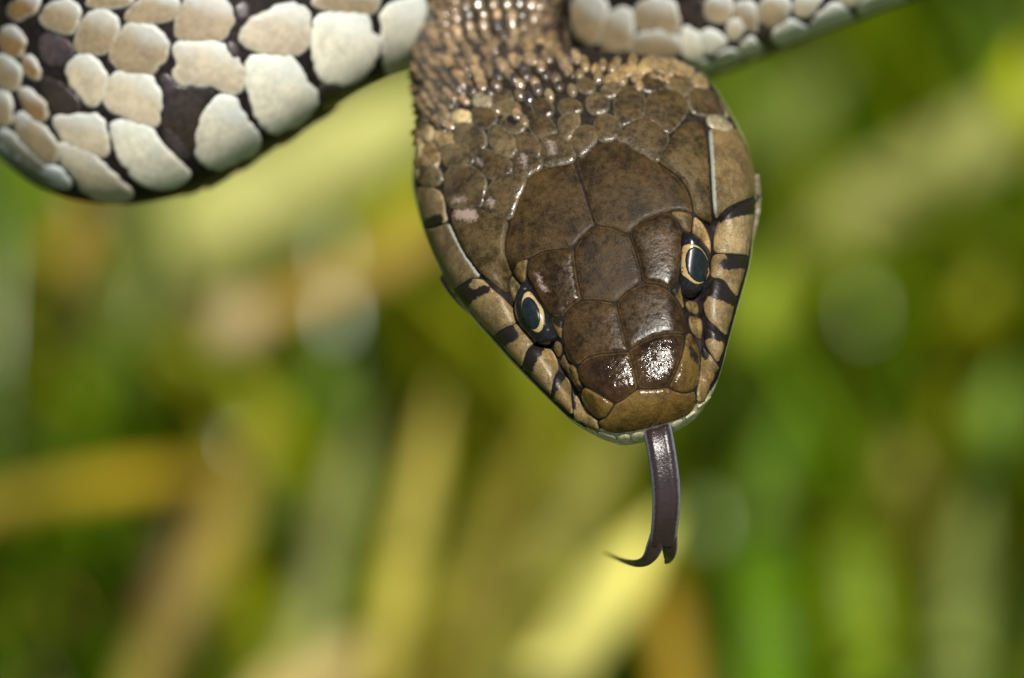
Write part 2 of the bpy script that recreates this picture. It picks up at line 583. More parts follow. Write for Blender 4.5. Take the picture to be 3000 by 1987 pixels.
# ------------------------------------------------------------------ the snake: body loft
AX = (-0.235, -0.972)       # head axis in the picture plane, snout -> nape
EX = (0.972, -0.235)        # across the head
ORG = (1800, 780)
E_HEAD = Vector((0.972, 0.235, 0)).normalized()


def head_key(s, l, r, zc, ht, hb, p, n=(0, 0, 1)):
    lc, w = (l + r) / 2, (r - l) / 2
    u = ORG[0] + s * AX[0] + lc * EX[0]
    v = ORG[1] + s * AX[1] + lc * EX[1]
    return dict(c=Q(u, v, zc), w=w, ht=ht, hb=hb, p=p, n=Vector(n).normalized())


KEYS = [
    head_key(-521, -46, -30, -124, 4, 4, 2.0),
    head_key(-517, -95, 40, -120, 46, 26, 2.1),
    head_key(-503, -125, 95, -118, 88, 45, 2.2),
    head_key(-480, -160, 140, -120, 130, 66, 2.3),
    head_key(-425, -220, 197, -128, 184, 95, 2.45),
    head_key(-360, -264, 240, -144, 212, 120, 2.6),
    head_key(-300, -302, 272, -171, 226, 140, 2.7),
    head_key(-202, -362, 327, -236, 258, 165, 2.7),
    head_key(-85, -428, 394, -316, 294, 195, 2.7),
    head_key(13, -478, 432, -382, 324, 220, 2.7),
    head_key(80, -502, 456, -422, 338, 235, 2.7),
    head_key(154, -519, 471, -466, 350, 250, 2.65),
    head_key(250, -533, 473, -524, 362, 265, 2.6),
    head_key(360, -533, 448, -599, 364, 270, 2.5, (0, 0.05, 1)),
    head_key(430, -517, 425, -648, 356, 265, 2.4, (0, 0.09, 1)),
    head_key(485, -498, 398, -692, 342, 255, 2.35, (0, 0.14, 1)),
    head_key(548, -470, 345, -773, 318, 240, 2.25, (0, 0.22, 0.97)),
]
NHEAD = len(KEYS)


def tube_key(u, v, z, r, n=None):
    return dict(c=Q(u, v, z), w=r, ht=r, hb=r * 0.95, p=2.05, n=Vector(n).normalized() if n else None)


KEYS += [
    dict(c=Q(1450, 170, -850), w=245, ht=262, hb=220, p=2.1, n=Vector((0, 0.2, 0.98)).normalized()),
    dict(c=Q(1453, 10, -870), w=205, ht=232, hb=195, p=2.1, n=Vector((0, 0.2, 0.98)).normalized()),
    tube_key(1500, -250, -930, 222),
    tube_key(1680, -590, -860, 240),
    tube_key(2050, -860, -700, 265),
    tube_key(2620, -980, -600, 290),
    tube_key(3150, -900, -700, 300),
    tube_key(3330, -600, -850, 315),
    tube_key(3020, -405, -980, 328),
    tube_key(2640, -330, -990, 332),
    tube_key(2300, -212, -1040, 336),
    tube_key(1980, -102, -1190, 345),
    tube_key(1700, -80, -1500, 365),
    tube_key(1420, -130, -1640, 395),
    tube_key(1150, -180, -1330, 425),
    tube_key(880, -110, -1010, 440),
    tube_key(600, 52, -890, 446),
    tube_key(375, 178, -930, 440),
    tube_key(248, 140, -1150, 395),
    tube_key(150, -110, -1600, 375),
    tube_key(-100, -480, -2200, 410),
    tube_key(-700, -900, -3000, 430),
    tube_key(-1600, -800, -3900, 425),
    tube_key(-2400, 300, -4600, 410),
    tube_key(-2900, 2400, -5200, 385),
    tube_key(-3100, 4700, -5600, 350),
    tube_key(-3000, 6500, -6600, 310),
]


def tail_key(x, y, r):
    """body lying on the soil, world metres"""
    z = ground_h(x, y) + r * PX * 0.92
    d = Vector((x, y, z)) - FPT
    q = Vector((d.dot(RGT), d.dot(UPV), -d.dot(FWD))) / PX
    return dict(c=q, w=r, ht=r, hb=r * 0.95, p=2.05, n=None)


KEYS += [tail_key(-0.088, 0.095, 290), tail_key(-0.10, 0.15, 250), tail_key(-0.16, 0.19, 205), tail_key(-0.23, 0.17, 155),
         tail_key(-0.27, 0.10, 105), tail_key(-0.26, 0.03, 60), tail_key(-0.235, -0.01, 14)]

PER = []
for i in range(len(KEYS) - 1):
    d = (KEYS[i + 1]['c'] - KEYS[i]['c']).length
    if i < NHEAD + 1:
        PER.append(max(4, int(d / 8)))
    elif i < NHEAD + 21:
        PER.append(max(6, int(d / 30)))
    else:
        PER.append(max(4, int(d / 110)))


def cr(a, b, c, d, t):
    return 0.5 * (2 * b + (c - a) * t + (2 * a - 5 * b + 4 * c - d) * t * t + (3 * b - a - 3 * c + d) * t ** 3)


RINGS = []
for i in range(len(KEYS) - 1):
    k0, k1, k2, k3 = KEYS[max(i - 1, 0)], KEYS[i], KEYS[i + 1], KEYS[min(i + 2, len(KEYS) - 1)]
    for j in range(PER[i] + (1 if i == len(KEYS) - 2 else 0)):
        t = j / PER[i]
        r = {'c': cr(k0['c'], k1['c'], k2['c'], k3['c'], t)}
        for a in ('w', 'ht', 'hb', 'p'):
            r[a] = max(3.0 if a != 'p' else 2.0, cr(k0[a], k1[a], k2[a], k3[a], t))
        if k1['n'] is not None and k2['n'] is not None:
            r['n'] = k1['n'].lerp(k2['n'], t).normalized()
        else:
            r['n'] = None
        r['ki'] = i + t
        RINGS.append(r)
# frames
for i, r in enumerate(RINGS):
    T = (RINGS[min(i + 1, len(RINGS) - 1)]['c'] - RINGS[max(i - 1, 0)]['c']).normalized()
    r['T'] = T
    if r['n'] is not None:
        f = min(1.0, max(0.0, (r['ki'] - (NHEAD - 2)) / 2.0))
        e = E_HEAD.lerp(Vector((0.998, 0.06, 0)), f).normalized()
        e = (e - r['n'] * e.dot(r['n'])).normalized()
    else:
        e = RINGS[i - 1]['e']
        e = (e - T * e.dot(T)).normalized()
        r['n'] = e.cross(T).normalized()
        if r['n'].dot(RINGS[i - 1]['n']) < 0:
            r['n'] = -r['n']
    r['e'] = e

NSEG = 112


def seg_dist(P, A, B):
    """distance of points P (n,2) to segments A->B (m,2): (n,m)"""
    d = B - A
    L = np.maximum((d * d).sum(1), 1e-9)
    t = np.clip(((P[:, None, :] - A[None]) * d[None]).sum(2) / L[None], 0, 1)
    C = A[None] + t[..., None] * d[None]
    return np.sqrt(((P[:, None, :] - C) ** 2).sum(2))


# troughs between the flat crown and the lips (eye, loreal and nostril line)
TROUGH = [
    (np.array([(2090, 665), (2060, 760), (2035, 870), (2040, 950), (2052, 1040), (2052, 1110)], float), 34.0, 62.0),
    (np.array([(1490, 800), (1535, 930), (1612, 1020), (1652, 1090), (1690, 1160), (1720, 1210)], float), 30.0, 62.0),
]


def relief(uv):
    uv = np.asarray(uv, float)
    out = np.zeros(len(uv))
    for pl, sg, dep in TROUGH:
        d = seg_dist(uv, pl[:-1], pl[1:]).min(1)
        out -= dep * np.exp(-(d / sg) ** 2)
    return out


BV, ring_of = [], []
FLAT = {k: (4.2 if k < NHEAD + 12 else 3.3) for k in range(NHEAD + 7, NHEAD + 18)}
for ri, r in enumerate(RINGS):
    k0 = int(r['ki'])
    fa, fb = FLAT.get(k0, 2.0), FLAT.get(k0 + 1, 2.0)
    pw = fa + (fb - fa) * (r['ki'] - k0)
    if pw > 2.001:
        nn_ = Vector((0, 0.0, 1))
        nn_ = (nn_ - r['T'] * nn_.dot(r['T'])).normalized()
        ee_ = nn_.cross(r['T']).normalized()
        for j in range(NSEG):
            a = 2 * math.pi * j / NSEG
            dv = r['e'] * math.cos(a) + r['n'] * math.sin(a)
            cx, sy = abs(dv.dot(ee_)), abs(dv.dot(nn_))
            BV.append(r['c'] + dv * (r['w'] / (cx ** pw + sy ** pw) ** (1 / pw)))
            ring_of.append(ri)
        continue
    for j in range(NSEG):
        a = 2 * math.pi * j / NSEG
        c, s = math.cos(a), math.sin(a)
        ex = 2.0 / (r['p'] if s >= 0 else 2.15)
        x = math.copysign(abs(c) ** ex, c) * r['w']
        y = math.copysign(abs(s) ** ex, s) * (r['ht'] if s >= 0 else r['hb'])
        BV.append(r['c'] + r['e'] * x + r['n'] * y)
        ring_of.append(ri)
BV = np.array([tuple(v) for v in BV])
head_rings = [i for i, r in enumerate(RINGS) if r['ki'] <= NHEAD + 2.2]
nh = len(head_rings) * NSEG
sides = np.array([math.sin(2 * math.pi * (i % NSEG) / NSEG) for i in range(nh)])
uvs = np.array([uv_of(v) for v in BV[:nh]])
BV[:nh, 2] += relief(uvs) * np.clip(sides * 3, 0, 1)
BF = []
for i in range(len(RINGS) - 1):
    a, b = i * NSEG, (i + 1) * NSEG
    for j in range(NSEG):
        j2 = (j + 1) % NSEG
        BF.append((a + j, a + j2, b + j2, b + j))
BF.append(tuple(reversed(range(NSEG))))
last = (len(RINGS) - 1) * NSEG
BF.append(tuple(last + j for j in range(NSEG)))


def sub_bvh(k0, k1):
    idx = [i for i, r in enumerate(RINGS) if k0 <= r['ki'] <= k1]
    a, b = idx[0], idx[-1]
    vs = [Vector(v) for v in BV[a * NSEG:(b + 1) * NSEG]]
    fs = [tuple(x - a * NSEG for x in f) for f in BF[a * NSEG:b * NSEG]]
    return BVHTree.FromPolygons(vs, fs)


BVH_HEAD = sub_bvh(0, NHEAD + 2.6)
BVH_RIGHT = sub_bvh(NHEAD + 8.0, NHEAD + 13.5)
BVH_LEFT = sub_bvh(NHEAD + 13.2, NHEAD + 20.0)

snake = bpy.data.meshes.new('grass_snake')
snake.from_pydata([tuple(v) for v in to_local(BV)], [], BF)
snake.materials.append(M_SKIN)
snake.polygons.foreach_set('use_smooth', [True] * len(snake.polygons))
SNAKE = bpy.data.objects.new('grass_snake', snake)
SNAKE.location = FPT
link(SNAKE)
tag(SNAKE, 'brown grass snake with pale banded coils facing forward, tongue out', 'snake')
Z2_ = lambda pts: [(1150 + a * 0.46551, 600 + b * 0.46551) for a, b in pts]
tint = np.zeros((len(BV), 4), np.float32)
tint[:, 3] = 1
DARK = np.array((0.014, 0.011, 0.011))
PALE = np.array((0.52, 0.47, 0.30))
NAPESKIN = np.array((0.022, 0.017, 0.013))
OLIVE = np.array((0.09, 0.08, 0.045))
LIP = np.array(Z2_([(1100, 1340), (1205, 1406), (1278, 1434), (1310, 1412), (1350, 1432), (1400, 1440), (1540, 1422), (1700, 1382), (1850, 1327), (1912, 1262), (2002, 1186), (2060, 1090)]))
for vi in range(len(BV)):
    r = RINGS[ring_of[vi]]
    s = math.sin(2 * math.pi * (vi % NSEG) / NSEG)
    if r['ki'] < NHEAD + 0.5:
        f = min(1, max(0, (0.22 - s) / 0.10))
        if r['ki'] < 8:
            uu, vv = uv_of(BV[vi])
            if vv > np.interp(uu, LIP[:, 0], LIP[:, 1]) - 4:
                f = 1.0
        g = min(1, max(0, r['ki'] - (NHEAD - 5)))
        tint[vi, :3] = (DARK * (1 - g) + NAPESKIN * g) * (1 - f) + PALE * f
    elif r['ki'] > NHEAD + 20.5:
        tint[vi, :3] = OLIVE
    elif r['ki'] < NHEAD + 3:
        tint[vi, :3] = NAPESKIN
    else:
        tint[vi, :3] = DARK
at = snake.attributes.new('skin_tint', 'FLOAT_COLOR', 'POINT')
at.data.foreach_set('color', tint.ravel())


# ------------------------------------------------------------------ scale patches
def chaikin(P, it=2):
    P = np.asarray(P, float)
    for _ in range(it):
        N_ = np.roll(P, -1, 0)
        P = np.stack([0.75 * P + 0.25 * N_, 0.25 * P + 0.75 * N_], 1).reshape(-1, 2)
    return P


def resample(P, step):
    P = np.asarray(P, float)
    Nx = np.roll(P, -1, 0)
    L = np.sqrt(((Nx - P) ** 2).sum(1))
    tot = L.sum()
    n = max(8, int(tot / step))
    cum = np.concatenate([[0], np.cumsum(L)])
    out = []
    for t in np.arange(n) * tot / n:
        i = min(np.searchsorted(cum, t, 'right') - 1, len(P) - 1)
        f = (t - cum[i]) / max(L[i], 1e-9)
        out.append(P[i] + (Nx[i] - P[i]) * f)
    return np.array(out)


def area(P):
    x, y = P[:, 0], P[:, 1]
    return 0.5 * (x * np.roll(y, -1) - np.roll(x, -1) * y).sum()


def inside(P, poly):
    x, y = P[:, 0][:, None], P[:, 1][:, None]
    x0, y0 = poly[:, 0][None], poly[:, 1][None]
    x1, y1 = np.roll(poly[:, 0], -1)[None], np.roll(poly[:, 1], -1)[None]
    c = ((y0 > y) != (y1 > y)) & (x < (x1 - x0) * (y - y0) / (y1 - y0 + 1e-12) + x0)
    return c.sum(1) % 2 == 1


def poly_dist(P, poly):
    return seg_dist(P, poly, np.roll(poly, -1, 0)).min(1)


def signed(P, poly):
    d = poly_dist(P, poly)
    return np.where(inside(P, poly), d, -d)


CAMQ = Vector((0, 0, D))


def project(uv, bvh, zref):
    t = Vector(((uv[0] - 1500), -(uv[1] - 993.5), 0))
    dr = (t - CAMQ).normalized()
    loc, nor, idx, dist = bvh.ray_cast(CAMQ, dr)
    if loc is None:
        q = Q(uv[0], uv[1], zref)
        loc, nor, idx, dist = bvh.find_nearest(q)
    if nor.z < 0 and nor.dot(CAMQ - loc) < 0:
        nor = -nor
    return loc, nor


def inset(P, g):
    if area(P) < 0:
        P = P[::-1]
    nx, pv = np.roll(P, -1, 0), np.roll(P, 1, 0)
    t = nx - pv
    t /= np.maximum(np.sqrt((t * t).sum(1, keepdims=True)), 1e-9)
    n = np.stack([-t[:, 1], t[:, 0]], 1)
    return P + n * g


ALL_POLYS = []


def patch(name, poly, bvh, mat, colour, step=9.0, gap=1.1, H=3.2, B=6.0, dome=1.6, marks=(), peels=(), smooth=3, keel=None,
          zref=-300.0, skirt=14.0, chaik=2, tilt=None, parent=None, register=True, label=None, jag=0.0, limb=False):
    P = chaikin(poly, chaik)
    if register:
        ALL_POLYS.append(P)
    P = resample(P, step * 0.6)
    if jag:
        t_ = np.arange(len(P))[:, None] * step * 0.6
        ph = rng.uniform(0, 6.28, (1, 8))
        fr = 2 * np.pi / np.array([[120, 83, 61, 47, 39, 33, 29, 26]])
        wv = (np.sin(t_ * fr + ph) * np.array([[1, .9, .8, .7, .6, .5, .4, .4]])).sum(1)
        fade = np.minimum(1, np.minimum(np.arange(len(P)), np.arange(len(P))[::-1]) / 4.0)
        cc = P.mean(0)
        rd = P - cc
        P = P + rd / np.maximum(np.linalg.norm(rd, axis=1, keepdims=True), 1) * (wv * fade * jag)[:, None]
    P = inset(P, gap)
    P = resample(P, step * 0.75)
    nb = len(P)
    lo, hi = P.min(0), P.max(0)
    gx, gy = np.meshgrid(np.arange(lo[0], hi[0], step), np.arange(lo[1], hi[1], step * 0.866))
    gx = gx + (np.arange(gx.shape[0]) % 2)[:, None] * step * 0.5
    G = np.stack([gx.ravel(), gy.ravel()], 1)
    if len(G):
        G = G[inside(G, P)]
    if len(G):
        G = G[poly_dist(G, P) > step * 0.75]
    b2 = inset(P, step * 0.4)
    b2 = b2[inside(b2, P)]
    if len(b2):
        b2 = b2[poly_dist(b2, P) > step * 0.3]
    pts = np.concatenate([P] + ([b2] if len(b2) else []) + ([G] if len(G) else []))
    edges = [(i, (i + 1) % nb) for i in range(nb)]
    v2, _, f2, ov, _, _ = delaunay_2d_cdt([Vector(p) for p in pts], edges, [], 1, 1e-4)
    v2 = np.array([(v.x, v.y) for v in v2])
    f2 = [tuple(f) for f in f2]
    d = poly_dist(v2, P)
    dm = max(d.max(), 1e-6)
    base, nor = [], []
    for p in v2:
        a, b = project(p, bvh, zref)
        base.append(tuple(a)); nor.append(tuple(b))
    base, nor = np.array(base), np.array(nor)
    # smooth away the facets of the loft
    fa = np.array(f2)
    ea = np.concatenate([fa[:, [0, 1]], fa[:, [1, 2]], fa[:, [2, 0]], fa[:, [1, 0]], fa[:, [2, 1]], fa[:, [0, 2]]])
    cnt = np.maximum(np.bincount(ea[:, 0], minlength=len(v2)), 1)[:, None]
    free = (d > 0.5)[:, None]
    for _ in range(smooth):
        mb = np.stack([np.bincount(ea[:, 0], base[ea[:, 1], k], len(v2)) for k in range(3)], 1) / cnt
        mn = np.stack([np.bincount(ea[:, 0], nor[ea[:, 1], k], len(v2)) for k in range(3)], 1) / cnt
        base = np.where(free, 0.5 * base + 0.5 * mb, base)
        nor = 0.5 * nor + 0.5 * mn
    nor /= np.maximum(np.sqrt((nor * nor).sum(1, keepdims=True)), 1e-9)
    x = np.clip(d / B, 0, 1)
    h = H * np.sqrt(np.clip(1 - (1 - x) ** 2, 0, 1))
    y = np.clip(d / dm, 0, 1)
    h = h + dome * np.sqrt(np.clip(1 - (1 - y) ** 2, 0, 1)) if dome else h
    cen = v2.mean(0)
    if keel:
        dr, amt, sg = keel
        rel = v2 - cen
        perp = rel[:, 0] * -dr[1] + rel[:, 1] * dr[0]
        h = h + amt * np.exp(-(perp / sg) ** 2) * x
    if tilt:
        h = h + np.clip((v2 - cen) @ np.array(tilt), -11, 11)
    if limb:
        h = h * np.clip(nor[:, 2] / 0.5, 0.12, 1.0)
    V = base + nor * h[:, None]
    # skirt buried in the skin
    loops = {}
    for f in f2:
        for i in range(3):
            a, b = f[i], f[(i + 1) % 3]
            if (b, a) in loops:
                del loops[(b, a)]
            else:
                loops[(a, b)] = 1
    bv = sorted({i for e in loops for i in e})
    mp = {v: len(V) + k for k, v in enumerate(bv)}
    V = np.concatenate([V, base[bv] - nor[bv] * skirt])
    # triangles come counter-clockwise in (u, v-down): flip so that normals face the camera
    faces = []
    nrm = np.cross(V[fa[:, 1]] - V[fa[:, 0]], V[fa[:, 2]] - V[fa[:, 0]])
    flip = (nrm * nor[fa[:, 0]]).sum() < 0
    faces = [f[::-1] for f in f2] if flip else list(f2)
    for (a, b) in loops:
        q = (b, a, mp[a], mp[b])
        faces.append(q if not flip else q[::-1])
    o = mesh_obj(name, to_local(V), faces, mat, parent or SNAKE)
    o.color = (*colour, 1)
    n = len(V)

    def put(nm, arr, fill):
        full = np.full(n, fill, np.float32)
        full[:len(arr)] = arr
        a_ = o.data.attributes.new(nm, 'FLOAT', 'POINT')
        a_.data.foreach_set('value', full)
    put('edge_px', d, 0.0)
    mk = np.full(len(v2), -60.0)
    for m in marks:
        mk = np.maximum(mk, signed(v2, chaikin(m, 1)))
    put('mark_px', mk, -60)
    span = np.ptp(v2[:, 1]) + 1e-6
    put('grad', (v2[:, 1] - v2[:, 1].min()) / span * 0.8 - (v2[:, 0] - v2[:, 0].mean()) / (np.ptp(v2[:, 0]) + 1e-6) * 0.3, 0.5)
    pe = np.full(len(v2), -90.0)
    for m in peels:
        pe = np.maximum(pe, signed(v2, chaikin(m, 1)))
    put('peel_px', pe, -90)
    if label: o['label'] = label
    return o


def zoom(x0, y0, s):
    return lambda pts: [(x0 + a * s, y0 + b * s) for a, b in pts]


Z2 = zoom(1150, 600, 0.46551)
Z3 = zoom(0, 0, 0.52787)
Z4 = zoom(1650, 0, 0.46453)
Z5 = zoom(1600, 1150, 0.38265)
Z6 = zoom(1450, 720, 0.25510)
Z7 = zoom(1850, 550, 0.28699)
ZN2 = zoom(1180, 250, 0.25510)
ZN3 = zoom(1600, 150, 0.27421)
ZL = zoom(1180, 550, 0.38251)


def cat(*pls):
    out = []
    for p in pls:
        for q in p:
            if not out or abs(out[-1][0] - q[0]) + abs(out[-1][1] - q[1]) > 0.5:
                out.append(q)
    if abs(out[0][0] - out[-1][0]) + abs(out[0][1] - out[-1][1]) < 0.5:
        out.pop()
    return out


R = lambda p: list(reversed(p))
# sutures of the crown
fr_tl = [(1280, 132), (1210, 185), (1145, 268)]
fr_l = [(1145, 268), (1147, 330), (1160, 430), (1180, 540), (1195, 605)]
fr_b1 = [(1195, 605), (1260, 600), (1330, 605), (1405, 622)]
fr_b2 = [(1405, 622), (1450, 570), (1500, 530), (1575, 497)]
fr_r = [(1575, 497), (1560, 420), (1540, 330), (1515, 260), (1482, 190)]
fr_tr = [(1482, 190), (1420, 158), (1350, 138), (1280, 132)]
pa_s = [(1280, 132), (1260, 71), (1240, 1), (1215, -89), (1190, -159), (1160, -249), (1152, -279)]
pl_so = [(1145, 268), (1080, 281), (1000, 286), (930, 303), (870, 335)]
pl_po = [(870, 335), (830, 345), (790, 370), (765, 400)]
pl_te = [(752, 440), (725, 370), (708, 300), (712, 220), (730, 150), (742, 100)]
pl_na = [(742, 100), (770, 10), (800, -79), (840, -169), (900, -219), (1000, -249), (1090, -264), (1152, -279)]
pr_na = [(1152, -279), (1195, -299), (1240, -339), (1300, -384), (1370, -399), (1430, -397), (1500, -364), (1580, -314), (1660, -269)]
pr_te = [(1660, -269), (1720, -229), (1790, -179), (1840, -119), (1870, -59), (1885, 11), (1893, 62)]
pr_po = [(1893, 62), (1850, 45), (1800, 36), (1740, 44)]
pr_so = [(1740, 44), (1700, 58), (1640, 73), (1580, 100), (1530, 140), (1482, 190)]
so_pfR = [(1575, 497), (1640, 500), (1690, 510), (1735, 538)]
so_pfL = [(1195, 605), (1150, 630), (1105, 665), (1082, 705)]
pf_s = [(1405, 622), (1420, 670), (1435, 730), (1455, 810), (1475, 885), (1487, 915)]
pf_inL = [(1487, 925), (1380, 935), (1290, 942), (1215, 965), (1165, 1020)]
pf_inR = [(1487, 915), (1520, 895), (1570, 865), (1630, 835), (1700, 818), (1790, 812), (1842, 820)]
pfL_o = [(1082, 705), (1070, 790), (1072, 870), (1088, 945), (1110, 990), (1165, 1020)]
pfR_o = [(1735, 538), (1775, 580), (1805, 620), (1835, 680), (1850, 740), (1858, 790), (1842, 820)]
in_s = [(1487, 920), (1505, 985), (1525, 1060), (1538, 1120), (1545, 1160)]
inL_o = [(1165, 1020), (1165, 1070), (1180, 1110), (1205, 1140)]
inL_na = [(1205, 1140), (1260, 1170), (1320, 1205), (1370, 1235), (1400, 1252)]
in_roL = [(1400, 1252), (1440, 1235), (1480, 1205), (1520, 1175), (1545, 1160)]
in_roR = [(1545, 1160), (1620, 1163), (1690, 1155), (1730, 1150)]
inR_na = [(1842, 820), (1836, 870), (1825, 930), (1810, 980), (1785, 1050), (1755, 1110), (1730, 1150)]
ro_naL = [(1300, 1355), (1345, 1340), (1372, 1300), (1400, 1252)]
ro_naR = [(1730, 1150), (1790, 1180), (1850, 1190), (1900, 1165)]

BR = (0.030, 0.0175, 0.0056)
BR2 = (0.036, 0.0222, 0.0073)
BRO = (0.080, 0.048, 0.0115)
TAN = (0.175, 0.125, 0.056)
TAN2 = (0.15, 0.10, 0.038)
H = BVH_HEAD


def shield(nm, pts, colr, mat=M_SHIELD, **kw):
    return patch(nm, Z2(pts), H, mat, colr, **kw)


def shield_b(nm, pts, colr, **kw):
    return shield(nm, pts, colr, M_BROW, **kw)


def shield_s(nm, pts, colr, **kw):
    return shield(nm, pts, colr, M_SNOUT, **kw)


shield('frontal_shield', cat(fr_tl, fr_l, fr_b1, fr_b2, fr_r, fr_tr), BR, dome=3)
pa_sl = [(1274, 130), (1252, 71), (1230, 1), (1203, -89), (1176, -159), (1144, -249), (1134, -275)]
shield('parietal_shield', cat(pa_sl, R(pl_na[:-1]), R(pl_te), R(pl_po), R(pl_so), R(fr_tl)), BR2, dome=2.5, step=11)
shield('parietal_shield', cat(R(pa_s), R(fr_tr), R(pr_so), R(pr_po), R(pr_te), R(pr_na)), BR2, dome=2.5, step=11)
shield_b('supraocular_shield', cat(pl_so, [(855, 365), (846, 405), (850, 455), (865, 490), (890, 530), (915, 580), (945, 640), (970, 675), (1000, 705), (1040, 714)], R(so_pfL), R(fr_l)),
       BR, H=7, dome=6, B=10,
       peels=[Z2([(895, 425), (930, 440), (950, 500), (990, 530), (985, 565), (950, 550), (915, 490)])])
shield_b('supraocular_shield', cat(pr_so, R(fr_r), so_pfR, [(1765, 512), (1800, 465), (1820, 420), (1835, 360), (1838, 290), (1828, 220), (1815, 160), (1790, 110), (1765, 75)]),
       BR, H=7, dome=6, B=10)
shield_b('prefrontal_shield', cat(R(fr_b1), so_pfL, pfL_o, R(pf_inL), R(pf_s)), BR, dome=4)
shield_b('prefrontal_shield', cat(fr_b2, so_pfR, pfR_o, R(pf_inR), R(pf_s)), BR, dome=4)
shield_s('internasal_shield', cat(pf_inL, inL_o, inL_na, in_roL, R(in_s)), (0.027, 0.0145, 0.0048), dome=4, B=7)
shield_s('internasal_shield', cat(pf_inR, inR_na, R(in_roR), R(in_s)), (0.027, 0.0145, 0.0048), dome=4, B=7)
shield_s('rostral_shield', cat(in_roL, in_roR, ro_naR, [(1912, 1210), (1910, 1260), (1890, 1302), (1850, 1330), (1780, 1360), (1700, 1385), (1620, 1405), (1540, 1425), (1460, 1438), (1400, 1443), (1350, 1434), (1310, 1408), (1293, 1372)], ro_naL),
       BRO, dome=4, B=7)
shield_s('nasal_shield', cat(inL_na, R(ro_naL), [(1265, 1330), (1220, 1285), (1190, 1230), (1183, 1185)]), BRO, dome=7)
shield_s('nasal_shield', cat(R(inR_na), [(1868, 797), (1900, 850), (1925, 890), (1935, 940), (1932, 1010), (1930, 1080), (1915, 1140), (1900, 1165)], R(ro_naR)), BRO, dome=10,
       marks=[Z2([(1852, 898), (1866, 912), (1885, 945), (1908, 975), (1900, 1000), (1880, 985), (1862, 945)])])
shield_s('nasal_shield', [(1110, 990), (1160, 1022), (1165, 1070), (1180, 1110), (1200, 1140), (1186, 1195), (1150, 1140), (1130, 1090), (1115, 1040)], BRO, dome=5,
       marks=[Z2([(1172, 1130), (1190, 1140), (1192, 1180), (1180, 1195), (1172, 1165)])])
OLV = (0.105, 0.073, 0.024)
shield('preocular_scale', [(1840, 605), (1880, 600), (1915, 610), (1930, 640), (1930, 680), (1915, 702), (1880, 690), (1855, 670), (1843, 640)], OLV, dome=5)
shield('loreal_scale', [(1858, 692), (1885, 700), (1915, 708), (1945, 710), (1955, 760), (1952, 820), (1938, 860), (1905, 838), (1878, 800), (1863, 760)], OLV, dome=5)
shield('preocular_scale', [(1735, 540), (1768, 514), (1808, 470), (1818, 520), (1826, 575), (1836, 640), (1845, 720), (1835, 680), (1805, 620), (1775, 580)], OLV, dome=3,
       marks=[Z2([(1735, 540), (1768, 512), (1806, 470), (1795, 520), (1780, 560), (1762, 572)])])
patch('preocular_scale', Z6([(630, 820), (680, 828), (740, 832), (805, 850), (785, 930), (772, 1010), (778, 1090), (740, 1060), (712, 1030), (680, 960), (650, 890)]), H, M_SHIELD, BRO, dome=3,
      marks=[Z6([(660, 830), (740, 832), (800, 850), (780, 930), (740, 930), (700, 880)])])
patch('preocular_scale', Z6([(690, 1090), (720, 1085), (760, 1110), (780, 1170), (778, 1250), (750, 1300), (720, 1280), (680, 1220), (665, 1160)]), H, M_SHIELD, OLV, dome=5)
patch('loreal_scale', Z6([(780, 1250), (800, 1235), (850, 1360), (930, 1420), (965, 1490), (985, 1580), (890, 1565), (830, 1490), (770, 1410), (735, 1330), (760, 1300)]), H, M_SHIELD, OLV, dome=4)
# postoculars
shield('postocular_scale', [(1740, 44), (1800, 36), (1850, 45), (1893, 64), (1886, 120), (1880, 186), (1850, 172), (1826, 160), (1800, 115), (1765, 78)], OLV, dome=4)
shield('postocular_scale', [(1893, 64), (1935, 95), (1970, 140), (1995, 195), (2008, 250), (2005, 300), (1994, 335), (1978, 290), (1952, 240), (1905, 198), (1880, 186), (1886, 120)], (0.27, 0.185, 0.08), dome=4)
patch('postocular_scale', Z6([(210, 300), (230, 220), (280, 175), (340, 155), (390, 145), (375, 230), (360, 320), (360, 400), (335, 462), (290, 430), (240, 370), (205, 335)]), H, M_SHIELD, OLV, dome=5)
patch('postocular_scale', Z6([(160, 440), (165, 390), (190, 345), (205, 338), (250, 385), (332, 470), (312, 530), (295, 600), (288, 690), (280, 750), (240, 690), (200, 610), (170, 530)]), H, M_SHIELD, (0.19, 0.14, 0.06), dome=4)
# temporals
TEM = (0.060, 0.042, 0.017)
te_r_sl = [(1975, -489), (1990, -400), (2000, -280), (2008, -150), (2014, -30), (2020, 100)]
shield('temporal_scale', cat(pr_te, [(1950, 100), (1990, 125)], [(2010, 100), (2003, -30), (1998, -150), (1990, -280), (1980, -400), (1960, -485), (1925, -515), (1880, -527), (1830, -512), (1770, -455), (1700, -340)]),
       TEM, dome=8, H=8)
patch('temporal_scale', ZL([(380, 172), (420, 150), (500, 137), (600, 157), (700, 200), (820, 255), (805, 330), (785, 430), (790, 520), (815, 590), (845, 660), (815, 700), (810, 760), (815, 825), (750, 790), (680, 730), (600, 665), (540, 590), (470, 490), (410, 370), (377, 290), (367, 230)]),
      H, M_SHIELD, TEM, dome=8, H=8,
      peels=[ZL([(395, 190), (460, 160), (560, 165), (600, 220), (580, 270), (500, 265), (400, 255)])])
# upper lip, left side (from the corner of the mouth forward)
LB = (0.125, 0.09, 0.043)


STRIP_R = [(1982, -485), (2002, -475), (2016, -339), (2024, -189), (2030, -60), (2036, 30), (2030, 115), (2014, 30), (2006, -60), (2000, -189), (1992, -339)]
STRIP_L = [(350, 262), (388, 288), (438, 382), (498, 502), (558, 592), (610, 662), (590, 695), (530, 610), (465, 520), (405, 400), (362, 315)]


